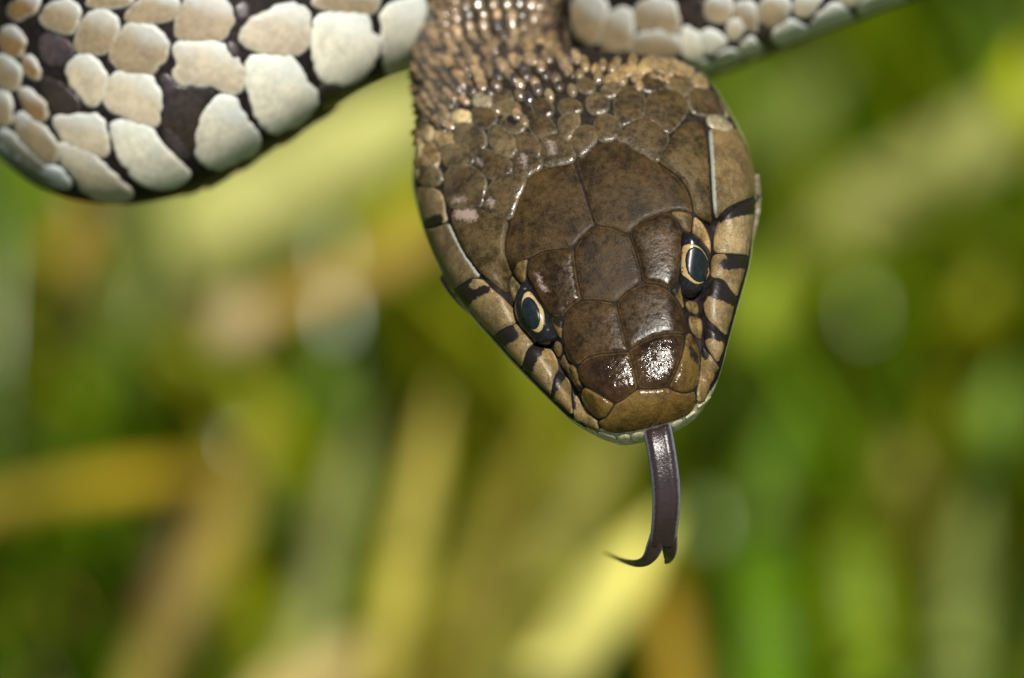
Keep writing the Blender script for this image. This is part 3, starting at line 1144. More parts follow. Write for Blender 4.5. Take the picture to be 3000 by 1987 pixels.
def lab(fn, pts, colr, marks=(), peels=(), **kw):
    q = []
    for (a, b) in fn(pts):
        da, db = a - 1730, b - 800
        L = math.hypot(da, db)
        pa, pb = a + da / L * 16, b + db / L * 16
        t = Vector((pa - 1500, -(pb - 993.5), 0))
        if BVH_HEAD.ray_cast(CAMQ, (t - CAMQ).normalized())[0] is None:
            a, b = a + da / L * 16, b + db / L * 16
        q.append((a, b))
    return patch('labial_scale', q, H, M_LABIAL, colr, marks=[fn(m) for m in marks], peels=[fn(m) for m in peels], dome=4, B=7, H=5, gap=0.3, zref=-430, limb=True, **kw)


lab(ZL, [(110, 15), (220, -10), (300, 30), (325, 100), (332, 190), (352, 262), (300, 283), (240, 308), (180, 323), (140, 345), (105, 270), (70, 170), (50, 60)], (0.16, 0.115, 0.055),
    [[(185, 250), (250, 226), (308, 205), (318, 270), (270, 300), (190, 322), (150, 400), (130, 320)]])
lab(ZL, [(300, 285), (355, 268), (377, 300), (420, 390), (480, 510), (540, 600), (600, 672), (578, 700), (520, 695), (460, 740), (400, 790), (340, 852), (272, 760), (212, 650), (162, 538), (130, 438), (122, 350), (180, 325), (240, 310)], LB, peels=[STRIP_L])
lab(ZL, [(580, 697), (620, 702), (690, 780), (760, 832), (812, 890), (862, 940), (907, 1000), (910, 1025), (840, 1050), (760, 1090), (710, 1130), (680, 1160), (655, 1200), (555, 1095), (475, 1005), (430, 940), (355, 838), (400, 790), (460, 740), (520, 695)], TAN,
    [[(345, 838), (410, 778), (470, 728), (545, 695), (505, 760), (560, 790), (640, 752), (690, 780), (600, 820), (550, 850), (500, 910), (435, 955)]])
lab(ZL, [(912, 1030), (960, 1090), (1010, 1140), (1042, 1178), (980, 1210), (945, 1260), (930, 1320), (930, 1380), (950, 1430), (968, 1475), (870, 1405), (780, 1335), (715, 1275), (655, 1200), (680, 1160), (710, 1130), (760, 1090), (840, 1050)], TAN,
    [[(645, 1205), (675, 1145), (740, 1095), (835, 1052), (850, 1100), (885, 1125), (880, 1160), (820, 1180), (760, 1220), (715, 1280)]])
lab(Z2, [(930, 880), (975, 900), (1012, 920), (1035, 960), (1045, 1010), (1050, 1038), (1020, 1080), (1005, 1140), (1005, 1200), (1025, 1255), (945, 1178), (862, 1098), (830, 1050), (828, 985), (843, 930), (880, 893)], TAN,
    [[(858, 1105), (822, 1000), (835, 925), (880, 885), (960, 890), (932, 935), (905, 980), (885, 1040), (868, 1100)]])
lab(Z2, [(1050, 1038), (1085, 1080), (1117, 1102), (1127, 1150), (1125, 1210), (1132, 1270), (1152, 1350), (1085, 1308), (1022, 1255), (1005, 1200), (1005, 1140), (1020, 1080)], TAN2,
    [[(1045, 1030), (1090, 1085), (1060, 1110), (1035, 1150), (1018, 1245), (1000, 1200), (1003, 1130), (1015, 1080)]])
lab(Z2, [(1127, 1150), (1150, 1190), (1185, 1232), (1220, 1287), (1265, 1332), (1293, 1360), (1293, 1385), (1310, 1412), (1278, 1437), (1205, 1408), (1150, 1352), (1132, 1270), (1125, 1210)], TAN2,
    [[(1120, 1145), (1148, 1188), (1140, 1240), (1135, 1300), (1122, 1220)]])
# upper lip, right side
lab(Z2, [(1982, -480), (2040, -478), (2080, -465), (2185, -465), (2246, -396), (2302, -230), (2334, -60), (2200, -25), (2120, 12), (2070, 50), (2028, 108), (2018, 30), (2012, -60), (2006, -189), (1998, -339)], (0.13, 0.09, 0.038), peels=[STRIP_R])
lab(Z7, [(868, 368), (920, 312), (1000, 232), (1100, 162), (1200, 122), (1320, 92), (1328, 200), (1322, 350), (1308, 500), (1285, 650), (1262, 780), (1220, 722), (1150, 690), (1050, 680), (950, 670), (835, 675), (832, 560), (845, 450)], (0.22, 0.163, 0.08),
    [[(895, 350), (970, 262), (1060, 192), (1180, 125), (1325, 85), (1325, 235), (1230, 258), (1140, 272), (1030, 298), (960, 325)]])
lab(Z7, [(835, 680), (950, 674), (1050, 684), (1150, 694), (1220, 726), (1265, 790), (1265, 840), (1245, 950), (1205, 1080), (1155, 1190), (1115, 1265), (1095, 1180), (1060, 1110), (1010, 1050), (970, 980), (930, 940), (870, 922), (808, 930), (805, 850), (808, 750)], TAN,
    [[(960, 676), (1060, 684), (1150, 688), (1220, 716), (1268, 790), (1252, 862), (1200, 832), (1120, 812), (1030, 830), (970, 840), (908, 800), (920, 765), (985, 740)]])
lab(Z7, [(808, 935), (870, 926), (930, 944), (970, 984), (1010, 1054), (1060, 1114), (1095, 1184), (1115, 1270), (1112, 1330), (1080, 1440), (1040, 1510), (990, 1572), (960, 1530), (920, 1480), (860, 1420), (810, 1382), (760, 1330), (735, 1250), (730, 1185), (770, 1130), (800, 1070)], TAN,
    [[(800, 925), (880, 926), (940, 955), (980, 1005), (1030, 1065), (1080, 1135), (1120, 1260), (1060, 1222), (980, 1182), (900, 1142), (815, 1125), (795, 1070), (822, 1000)]])
lab(Z2, [(1965, 762), (2000, 772), (2040, 802), (2080, 842), (2122, 895), (2112, 960), (2088, 1030), (2058, 1082), (2055, 1050), (2030, 978), (1992, 928), (1965, 882), (1960, 830)], TAN,
    [[(1955, 745), (2000, 765), (2050, 800), (2120, 890), (2060, 862), (2010, 828), (1970, 855)]])
lab(Z2, [(1940, 895), (1962, 885), (1990, 930), (2028, 980), (2052, 1052), (2056, 1088), (2040, 1125), (2002, 1188), (1915, 1262), (1912, 1205), (1916, 1150), (1932, 1080), (1938, 1000)], TAN2,
    [[(1935, 885), (1965, 880), (2000, 945), (1972, 980), (1950, 945)]])
# lower lip, a pale rim below the muzzle
CRM = (0.60, 0.55, 0.36)
for pts in ([(1285, 1440), (1310, 1420), (1360, 1440), (1405, 1449), (1412, 1486), (1360, 1480), (1310, 1464)],
            [(1413, 1449), (1490, 1440), (1500, 1485), (1418, 1488)],
            [(1497, 1439), (1580, 1424), (1600, 1474), (1505, 1486)],
            [(1745, 1372), (1832, 1342), (1805, 1392), (1765, 1425)],
            [(1838, 1335), (1908, 1288), (1902, 1315), (1845, 1350)],
            [(1915, 1266), (2008, 1192), (1998, 1220), (1920, 1285)]):
    patch('lower_lip_scale', Z2(pts), H, M_LABIAL, CRM, step=6, gap=-1.5, H=3, B=6, dome=2, zref=-120)

# ------------------------------------------------------------------ eyes


def make_eye(fn, outline, pupil_c, pupil_a, pupil_b, tilt, iris, dome):
    e = patch('eye', fn(outline), H, M_GLOBE, (1, 1, 1), step=7, gap=0.5, H=4, B=8, dome=dome, smooth=6, skirt=30, label='dark glossy eye ringed with pale gold')
    me = e.data
    n = len(me.vertices)
    # the eye's own surface carries iris and pupil
    inv = np.linalg.inv(MQ)
    co = np.zeros(n * 3, np.float32)
    me.vertices.foreach_get('co', co)
    qs = co.reshape(-1, 3) @ inv.T
    bv = BVHTree.FromPolygons([Vector(q) for q in qs], [tuple(p.vertices) for p in me.polygons])
    patch('iris', fn(iris), bv, M_IRIS, (1, 1, 1), step=6, gap=0, H=1.4, B=5, dome=0, smooth=2, skirt=3, parent=e, register=False)
    pts = []
    for k in range(28):
        a = 2 * math.pi * k / 28
        x, y = pupil_b * math.cos(a), pupil_a * math.sin(a)
        x, y = x * 1.15, y * 1.1
        pts.append((pupil_c[0] + x * math.cos(tilt) - y * math.sin(tilt), pupil_c[1] + x * math.sin(tilt) + y * math.cos(tilt)))
    patch('pupil', fn(pts), bv, M_PUPIL, (1, 1, 1), step=6, gap=0, H=3.0, B=4, dome=0, smooth=2, skirt=3, parent=e, chaik=1, register=False)
    return e


make_eye(Z7, [(512, 440), (580, 480), (640, 510), (690, 560), (740, 630), (780, 700), (803, 770), (806, 850), (796, 930), (770, 1010), (730, 1080), (680, 1125), (620, 1140), (560, 1135), (515, 1110),
              (480, 1000), (475, 880), (480, 760), (490, 640), (490, 540)],
         (668, 786), 172, 102, math.radians(-13),
         [(520, 590), (600, 572), (680, 592), (745, 655), (785, 740), (800, 830), (797, 900), (752, 955), (700, 988), (650, 984), (595, 952), (555, 915), (515, 900), (500, 830), (505, 740), (508, 660)], 46)
make_eye(Z6, [(375, 395), (415, 440), (450, 510), (500, 600), (560, 680), (620, 760), (660, 850), (690, 940), (718, 1010), (728, 1060), (692, 1112), (640, 1145), (580, 1130), (510, 1080), (440, 1020),
              (380, 950), (330, 870), (300, 790), (290, 700), (295, 630), (315, 540), (340, 470), (355, 420)],
         (415, 776), 178, 88, math.radians(-15),
         [(340, 540), (400, 515), (450, 575), (495, 645), (545, 700), (572, 790), (566, 900), (535, 980), (490, 1008), (430, 978), (370, 905), (322, 832), (302, 740), (303, 640), (320, 580)], 46)

# ------------------------------------------------------------------ tongue


def build_tongue():
    left = Z5([(742, 225), (744, 305), (767, 420), (791, 560), (806, 700), (813, 850), (806, 1000), (792, 1120), (775, 1180)])
    right = Z5([(940, 170), (955, 240), (985, 400), (1010, 560), (1025, 700), (1028, 850), (1015, 1000), (1000, 1120), (995, 1180)])
    zs = [-75, -22, 2, 8, 8, 0, -20, -50, -70]
    L = catmull([(p[0], p[1], z) for p, z in zip(left, zs)], 6)
    Rr = catmull([(p[0], p[1], z) for p, z in zip(right, zs)], 6)
    V, F, S = [], [], []
    NC = 20

    def ring(a, b, th):
        a, b = Q(*a), Q(*b)
        c, hw = (a + b) / 2, (b - a) / 2
        up = Vector((0, 0, 1))
        for k in range(NC):
            an = 2 * math.pi * k / NC
            x, y = math.cos(an), math.sin(an)
            groove = -0.30 * math.exp(-(x / 0.22) ** 2) if y > 0 else 0
            V.append(c + hw * (math.copysign(abs(x) ** 0.8, x)) + up * th * (math.copysign(abs(y) ** 0.8, y) + groove))
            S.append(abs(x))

    def skin(i0, n, close=True):
        for i in range(n - 1):
            for k in range(NC):
                a, b = i0 + i * NC, i0 + (i + 1) * NC
                k2 = (k + 1) % NC
                F.append((a + k, b + k, b + k2, a + k2))
        F.append(tuple(i0 + k for k in range(NC)))
        F.append(tuple(i0 + (n - 1) * NC + k for k in reversed(range(NC))))
    for a, b in zip(L, Rr):
        ring(a, b, 33)
    skin(0, len(L))

    def tine(path):
        p = catmull([q[:3] + (q[3], q[4]) for q in path], 5)
        i0 = len(V)
        for i, q in enumerate(p):
            nx = p[min(i + 1, len(p) - 1)] - p[max(i - 1, 0)]
            t = np.array((nx[0], nx[1])); t = t / max(np.linalg.norm(t), 1e-9)
            s = np.array((t[1], -t[0]))
            a = (q[0] - s[0] * q[3], q[1] - s[1] * q[3], q[2]); b = (q[0] + s[0] * q[3], q[1] + s[1] * q[3], q[2])
            ring(a, b, q[4])
        skin(i0, len(p))
    T = lambda x, y: Z5([(x, y)])[0]
    tine([(*T(862, 1040), -38, 20, 30), (*T(846, 1120), -54, 23, 29), (*T(826, 1190), -66, 24, 26), (*T(800, 1245), -78, 21, 22), (*T(757, 1290), -98, 16, 17), (*T(690, 1308), -150, 11, 12), (*T(600, 1292), -300, 7, 8), (*T(520, 1262), -520, 4.5, 5), (*T(450, 1232), -760, 2, 2)])
    tine([(*T(950, 1040), -38, 20, 30), (*T(946, 1120), -54, 23, 29), (*T(946, 1185), -70, 23, 26), (*T(942, 1240), -92, 19, 21), (*T(930, 1278), -130, 13, 15), (*T(914, 1298), -190, 7, 8), (*T(902, 1306), -240, 2, 2)])
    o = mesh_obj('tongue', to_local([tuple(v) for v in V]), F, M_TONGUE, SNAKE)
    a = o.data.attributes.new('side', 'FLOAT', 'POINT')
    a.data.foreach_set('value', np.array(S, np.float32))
    o['label'] = 'dark forked tongue with bluish grey sky sheen painted on its edges'


build_tongue()

# ------------------------------------------------------------------ nape scales, traced
NP = (0.056, 0.038, 0.015)
NPL = (0.088, 0.064, 0.029)
CREAM = (0.40, 0.31, 0.15)


def nape(fn, pts, colr=NP, peels=(), marks=()):
    patch('nape_scale', fn(pts), H, M_NAPE, colr, step=8, gap=-8.0, H=6, B=9, dome=4, chaik=1, peels=[fn(p) for p in peels], marks=[fn(m) for m in marks], smooth=2)


nape(ZN2, [(480, 1050), (560, 975), (680, 940), (800, 950), (900, 1015), (950, 1110), (935, 1250), (910, 1390), (780, 1372), (660, 1385), (555, 1405), (505, 1280)], peels=[[(580, 1310), (690, 1290), (740, 1340), (660, 1370), (580, 1380)]])
nape(ZN2, [(1070, 1080), (1180, 1030), (1300, 1050), (1405, 1075), (1385, 1180), (1340, 1260), (1280, 1400), (1235, 1545), (1080, 1480), (930, 1400), (960, 1250)], peels=[[(960, 1330), (1040, 1310), (1085, 1370), (1040, 1400), (970, 1390)]])
nape(ZN2, [(840, 780), (900, 730), (1000, 770), (1130, 820), (1230, 880), (1262, 980), (1200, 1030), (1070, 1080), (940, 1040), (850, 930)], peels=[[(850, 850), (900, 850), (930, 930), (880, 940)]])
nape(ZN2, [(1290, 800), (1370, 760), (1470, 780), (1545, 850), (1600, 940), (1500, 1000), (1420, 1052), (1300, 1040), (1270, 920)], peels=[[(1350, 790), (1420, 800), (1450, 930), (1400, 970), (1360, 900)]])
nape(ZN2, [(1620, 600), (1700, 560), (1800, 590), (1890, 660), (1960, 780), (1972, 865), (1850, 905), (1640, 935), (1590, 820), (1595, 700)], peels=[[(1660, 640), (1740, 650), (1770, 790), (1720, 830), (1670, 760)]])
nape(ZN2, [(1010, 480), (1080, 470), (1180, 530), (1270, 620), (1312, 730), (1255, 830), (1150, 810), (1050, 740), (1000, 620)], NPL)
nape(ZN2, [(1310, 580), (1420, 560), (1530, 620), (1570, 740), (1572, 832), (1480, 792), (1380, 752), (1312, 740)])
nape(ZN2, [(600, 480), (700, 430), (830, 480), (940, 560), (955, 700), (850, 800), (720, 740), (610, 680)], NPL)
nape(ZN2, [(470, 720), (560, 670), (700, 740), (810, 820), (800, 900), (650, 950), (540, 960), (450, 860)], NPL)
nape(ZN2, [(800, 320), (880, 260), (1000, 280), (1080, 380), (1040, 470), (930, 500), (820, 440)])
nape(ZN2, [(240, 740), (330, 670), (430, 740), (440, 830), (350, 880), (250, 850)], (0.20, 0.13, 0.05))
nape(ZN2, [(570, 340), (660, 300), (780, 330), (790, 410), (680, 440), (580, 410)], CREAM)
nape(ZN2, [(380, 560), (460, 520), (560, 560), (590, 650), (500, 700), (390, 660)], (0.28, 0.19, 0.08))
nape(ZN2, [(240, 500), (310, 470), (360, 540), (330, 640), (250, 640)], (0.32, 0.25, 0.13))
nape(ZN2, [(215, 960), (330, 905), (430, 1000), (440, 1100), (360, 1160), (210, 1150)], NPL)
nape(ZN2, [(120, 700), (220, 650), (240, 760), (200, 860), (100, 860)], CREAM)
nape(ZN2, [(85, 880), (180, 870), (225, 950), (180, 1060), (90, 1050)], CREAM)
nape(ZN2, [(1440, 330), (1550, 310), (1660, 370), (1740, 480), (1765, 560), (1640, 600), (1540, 600), (1450, 480)])
nape(ZN2, [(1790, 420), (1900, 330), (2010, 320), (2020, 460), (1960, 560), (1900, 640), (1820, 560)], NPL)
nape(ZN2, [(1945, 560), (2060, 480), (2180, 490), (2225, 620), (2150, 730), (2035, 835), (1950, 720)])
nape(ZN2, [(1120, 420), (1250, 350), (1370, 420), (1400, 520), (1300, 560), (1180, 500)], NPL, marks=[[(1220, 380), (1300, 380), (1330, 430), (1280, 460), (1220, 430)]])
nape(ZN2, [(1480, 220), (1580, 160), (1700, 210), (1720, 320), (1640, 370), (1520, 310)])
nape(ZN2, [(1790, 230), (1880, 170), (2010, 200), (2060, 290), (1960, 330), (1830, 340)])
nape(ZN2, [(1130, 240), (1220, 180), (1330, 230), (1340, 330), (1220, 350), (1130, 320)], NPL)
nape(ZN2, [(830, 140), (920, 90), (1000, 150), (1010, 240), (900, 260), (820, 220)], (0.24, 0.2, 0.12))
nape(ZN2, [(1060, 130), (1150, 60), (1240, 110), (1260, 190), (1150, 220), (1060, 200)], NPL)
nape(ZN3, [(740, 500), (800, 430), (900, 390), (1000, 430), (1040, 500), (1040, 650), (1000, 720), (880, 792), (800, 790), (740, 700)])
nape(ZN3, [(1060, 580), (1120, 470), (1230, 420), (1370, 430), (1470, 510), (1510, 620), (1440, 740), (1330, 860), (1260, 870), (1180, 790), (1060, 720)])
nape(ZN3, [(770, 880), (850, 800), (960, 750), (1090, 740), (1190, 800), (1270, 880), (1300, 960), (1235, 1080), (1205, 1190), (1100, 1120), (960, 1040), (880, 985), (775, 955)])
nape(ZN3, [(520, 780), (580, 710), (660, 690), (740, 740), (790, 810), (760, 890), (720, 945), (600, 965), (540, 900)])
nape(ZN3, [(430, 540), (490, 470), (600, 470), (660, 540), (650, 640), (560, 675), (470, 660)], NPL)
nape(ZN3, [(1520, 480), (1600, 400), (1720, 430), (1810, 500), (1880, 590), (1915, 690), (1780, 690), (1660, 680), (1550, 640)])
nape(ZN3, [(1010, 330), (1080, 250), (1190, 240), (1270, 290), (1285, 370), (1180, 430), (1080, 440), (1010, 390)])
nape(ZN3, [(1300, 300), (1400, 270), (1500, 310), (1570, 380), (1520, 430), (1480, 485), (1370, 430), (1290, 390)], NPL)
nape(ZN3, [(340, 330), (430, 300), (510, 360), (510, 440), (420, 450), (350, 410)])
nape(ZN3, [(600, 400), (700, 340), (790, 380), (780, 460), (690, 500), (610, 480)], NPL)
nape(ZN3, [(1720, 720), (1800, 700), (1900, 750), (1990, 830), (1900, 860), (1760, 800)], (0.20, 0.17, 0.10))
nape(ZN3, [(1820, 520), (1880, 560), (1950, 680), (1930, 710), (1890, 660)], (0.22, 0.18, 0.11))
for pts in ([(630, 290), (740, 250), (800, 290), (730, 350), (640, 350)], [(780, 200), (880, 150), (970, 170), (960, 240), (840, 260), (780, 240)],
            [(990, 170), (1060, 90), (1170, 80), (1190, 150), (1100, 220), (1000, 230)], [(1200, 130), (1270, 90), (1350, 120), (1350, 200), (1250, 230), (1190, 200)],
            [(1370, 200), (1420, 120), (1520, 160), (1580, 230), (1500, 290), (1390, 260)], [(1560, 290), (1640, 250), (1700, 330), (1720, 420), (1640, 390), (1570, 340)],
            [(920, 260), (1000, 230), (1030, 280), (980, 330), (920, 310)]):
    nape(ZN3, pts, (0.25, 0.175, 0.075))

# small keeled scales filling the neck
NECK_POLY = np.array([(1222, -25), (1660, -25), (1650, 90), (1660, 150), (1790, 190), (1960, 160), (2050, 215), (1900, 280), (1750, 300), (1640, 360), (1500, 360), (1380, 420),
                      (1290, 470), (1235, 540), (1204, 500), (1212, 360), (1216, 250)], float)


HALF = (SUN_CAM + Vector((0, 0, 1))).normalized()


def fill_neck():
    traced = [p for p in ALL_POLYS if p[:, 1].min() < 560]
    # regular rows round the neck: walk the rings, one row every ~26 units along the back
    cells = []
    acc, row = 0.0, 0
    rr = [r for r in RINGS if NHEAD - 5.5 <= r['ki'] <= NHEAD + 2.6]
    prev = None
    for r in rr:
        top = r['c'] + r['n'] * r['ht']
        if prev is not None:
            acc += (top - prev).length
        prev = top
        if acc < 31:
            continue
        acc = 0.0
        row += 1
        circ = math.pi * 0.5 * (r['w'] + r['ht'])
        n = max(8, int(circ / 41))
        for k in range(n + 1):
            a = math.pi * (k + (0.5 if row % 2 else 0.0)) / n + rng.normal(0, 0.006)
            c_, s_ = math.cos(a), math.sin(a)
            if s_ < 0:
                continue
            ex = 2.0 / r['p']
            P3 = r['c'] + r['e'] * (math.copysign(abs(c_) ** ex, c_) * r['w']) + r['n'] * (abs(s_) ** ex * r['ht'])
            tl = r['T']
            u0, v0 = uv_of(P3)
            u1, v1 = uv_of(P3 + tl * 20)
            dirv = np.array((u1 - u0, v1 - v0))
            cells.append((np.array((u0, v0)) + rng.normal(0, 2.0, 2), dirv))
    keep = []
    for c, dv in cells:
        if not inside(c[None], NECK_POLY)[0]:
            continue
        if any(inside(c[None], p)[0] or poly_dist(c[None], p)[0] < 5 for p in traced):
            continue
        if keep and min(((c - q[0]) ** 2).sum() for q in keep) < 15 ** 2:
            continue
        loc, nv = project(c, H, -600)
        keep.append((c, dv))
    pts = [k[0] for k in keep[:260]]
    for c, dv in keep[:260]:
        L = np.linalg.norm(dv)
        d = dv / max(L, 1e-6)
        short = min(1.0, max(0.55, L / 17.0))
        a = 24 * short * rng.uniform(0.92, 1.08)
        b = 18.5 * rng.uniform(0.92, 1.08)
        pg = []
        for k in range(10):
            t = 2 * math.pi * k / 10
            x, y = a * math.cos(t), b * math.sin(t)
            if math.cos(t) > 0.9: x *= 1.12
            pg.append((c[0] + d[0] * x - d[1] * y, c[1] + d[1] * x + d[0] * y))
        f = rng.uniform(0.6, 1.4)
        ta = rng.uniform(0, 2 * math.pi)
        base = np.array((0.185, 0.128, 0.066)) if rng.random() < 0.72 else np.array((0.045, 0.033, 0.024))
        if c[0] > 1690 and c[1] < 260 or c[0] < 1260 and c[1] > 380:
            base = np.array((0.19, 0.13, 0.055))
        loc, nv = project(c, H, -600)
        shiny = c[0] < 1600 and c[1] < 320
        sg = 0.07 if shiny else 0.14
        want = (nv * (0.2 if shiny else 0.6) + HALF * (0.8 if shiny else 0.4) + Vector(rng.normal(0, sg, 3))).normalized()
        U = Vector((1, 0, 0)); U = (U - nv * U.dot(nv)).normalized()
        W_ = Vector((0, -1, 0)); W_ = (W_ - nv * W_.dot(nv)).normalized()
        dn = max(0.3, want.dot(nv))
        g = (-want.dot(U) / dn, -want.dot(W_) / dn)
        patch('neck_scale', pg, H, M_NECK, tuple(base * f), step=6.0, gap=1.6, H=12, B=8, dome=4.0, smooth=1, chaik=1,
              tilt=g, skirt=18)
    return len(pts)


print('neck scales', fill_neck())

# ------------------------------------------------------------------ thick coil, left
W = (0.50, 0.475, 0.37)
W2 = (0.36, 0.31, 0.215)
TN = (0.215, 0.165, 0.095)
OC = (0.18, 0.11, 0.042)
DK = (0.022, 0.016, 0.012)
PU = (0.045, 0.034, 0.036)
LEFT = [
    (W, [(1755, 90), (1850, 75), (1960, 75), (2040, 90), (2060, 180), (2105, 230), (2085, 330), (2020, 420), (1930, 467), (1830, 470), (1770, 420), (1735, 310), (1740, 190)]),
    (W, [(2115, 60), (2250, -10), (2370, -10), (2350, 150), (2330, 300), (2280, 400), (2165, 452), (2130, 330), (2125, 200)]),
    (TN, [(1720, 10), (1800, -60), (2000, -80), (2110, -20), (2092, 62), (2030, 82), (1900, 60), (1780, 50)]),
    (W2, [(1330, 185), (1390, 110), (1480, 75), (1545, 25), (1670, 28), (1722, 90), (1722, 220), (1680, 300), (1570, 310), (1440, 290), (1350, 255)]),
    (W, [(1370, 320), (1470, 308), (1600, 310), (1660, 370), (1682, 430), (1762, 530), (1742, 620), (1640, 692), (1500, 748), (1448, 680), (1400, 590), (1370, 450)]),
    (W2, [(962, 262), (1010, 225), (1100, 240), (1235, 230), (1320, 330), (1362, 430), (1332, 522), (1250, 512), (1160, 466), (1000, 472), (948, 412), (1003, 352), (970, 300)]),
    (W, [(1150, 600), (1210, 540), (1300, 528), (1322, 600), (1352, 650), (1445, 760), (1432, 832), (1300, 905), (1180, 938), (1100, 890), (1083, 800), (1098, 680)]),
    (DK, [(930, 475), (1000, 476), (1160, 474), (1200, 525), (1122, 600), (1090, 690), (1080, 850), (1010, 850), (910, 760), (895, 600)]),
    (TN, [(970, 150), (1000, 30), (1080, -30), (1220, -40), (1282, 50), (1292, 150), (1232, 222), (1090, 232), (988, 217)]),
    (TN, [(608, 260), (680, 160), (760, 128), (850, 143), (922, 210), (934, 290), (882, 380), (820, 412), (700, 412), (620, 350)]),
    (TN, [(690, 100), (740, 30), (850, -40), (980, -20), (1002, 50), (940, 110), (850, 130), (720, 126)]),
    (TN, [(415, 235), (460, 120), (520, 58), (600, 58), (652, 110), (652, 210), (600, 292), (500, 303), (418, 285)]),
    (TN, [(213, 122), (260, 40), (340, -5), (420, 18), (447, 90), (422, 172), (340, 187), (288, 162)]),
    (W2, [(578, 512), (620, 410), (700, 398), (842, 420), (882, 500), (897, 590), (882, 702), (800, 692), (660, 642), (588, 592)]),
    (W2, [(365, 380), (430, 308), (500, 308), (572, 370), (592, 470), (572, 552), (520, 592), (468, 562), (425, 505), (388, 460)]),
    (W, [(608, 700), (650, 668), (740, 678), (842, 710), (882, 790), (952, 870), (1045, 940), (1035, 1002), (930, 1050), (820, 1034), (728, 972), (655, 860)]),
    (W2, [(285, 662), (360, 640), (460, 645), (552, 638), (592, 730), (602, 840), (560, 872), (460, 832), (350, 782)]),
    (W2, [(315, 800), (400, 798), (500, 838), (562, 900), (642, 990), (745, 1070), (700, 1114), (600, 1126), (498, 1085), (415, 985), (335, 895)]),
    (TN, [(78, 652), (130, 622), (220, 688), (310, 788), (332, 890), (270, 905), (178, 845), (98, 742)]),
    (OC, [(98, 502), (160, 488), (242, 578), (274, 642), (232, 685), (150, 625)]),
    (OC, [(-5, 180), (60, 138), (122, 188), (142, 270), (92, 323), (18, 303)]),
    (TN, [(-25, 312), (40, 308), (102, 370), (122, 460), (80, 503), (-5, 492)]),
    (OC, [(38, 72), (80, -5), (160, -35), (232, -5), (182, 82), (100, 118)]),
    (TN, [(468, 20), (560, -60), (720, -40), (742, 16), (640, 47), (520, 42)]),
    (TN, [(-35, 520), (30, 498), (62, 570), (66, 690), (8, 700), (-30, 640)]),
    (OC, [(128, 320), (180, 308), (212, 388), (224, 445), (180, 445), (138, 392)]),
    (PU, [(228, 200), (300, 190), (390, 235), (400, 310), (340, 375), (262, 358), (222, 280)]),
    (DK, [(222, 432), (300, 440), (375, 500), (455, 585), (400, 638), (300, 622), (240, 522)]),
    (PU, [(890, 420), (940, 415), (990, 500), (960, 540), (905, 490)]),
    (PU, [(1255, 240), (1300, 235), (1325, 300), (1300, 330), (1262, 290)]),
    (PU, [(1300, 30), (1370, 10), (1400, 70), (1350, 110), (1305, 90)]),
    (PU, [(900, 700), (950, 700), (1040, 800), (1060, 880), (1000, 870), (930, 790)]),
    ((0.30, 0.31, 0.28), [(248, 930), (300, 918), (372, 980), (394, 1044), (330, 1036), (268, 992)]),
    ((0.16, 0.15, 0.11), [(-10, 715), (60, 735), (150, 830), (245, 905), (240, 950), (130, 890), (10, 800)]),
    ((0.08, 0.08, 0.055), [(-10, 800), (20, 800), (130, 892), (250, 960), (330, 1050), (240, 1010), (90, 930), (-10, 850)]),
    (DK, [(1770, 480), (1850, 490), (1960, 480), (2060, 430), (2080, 490), (1960, 560), (1830, 610), (1780, 560)]),
]
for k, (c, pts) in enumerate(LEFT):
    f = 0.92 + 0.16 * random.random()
    patch('body_scale', Z3(pts), BVH_LEFT, M_DARKSCALE if c in (DK, PU) else M_BODY, tuple(x * f for x in c), step=13, gap=-7.5, H=5, B=8, dome=1.5, chaik=1, smooth=3, zref=-800, skirt=20, jag=1.7)

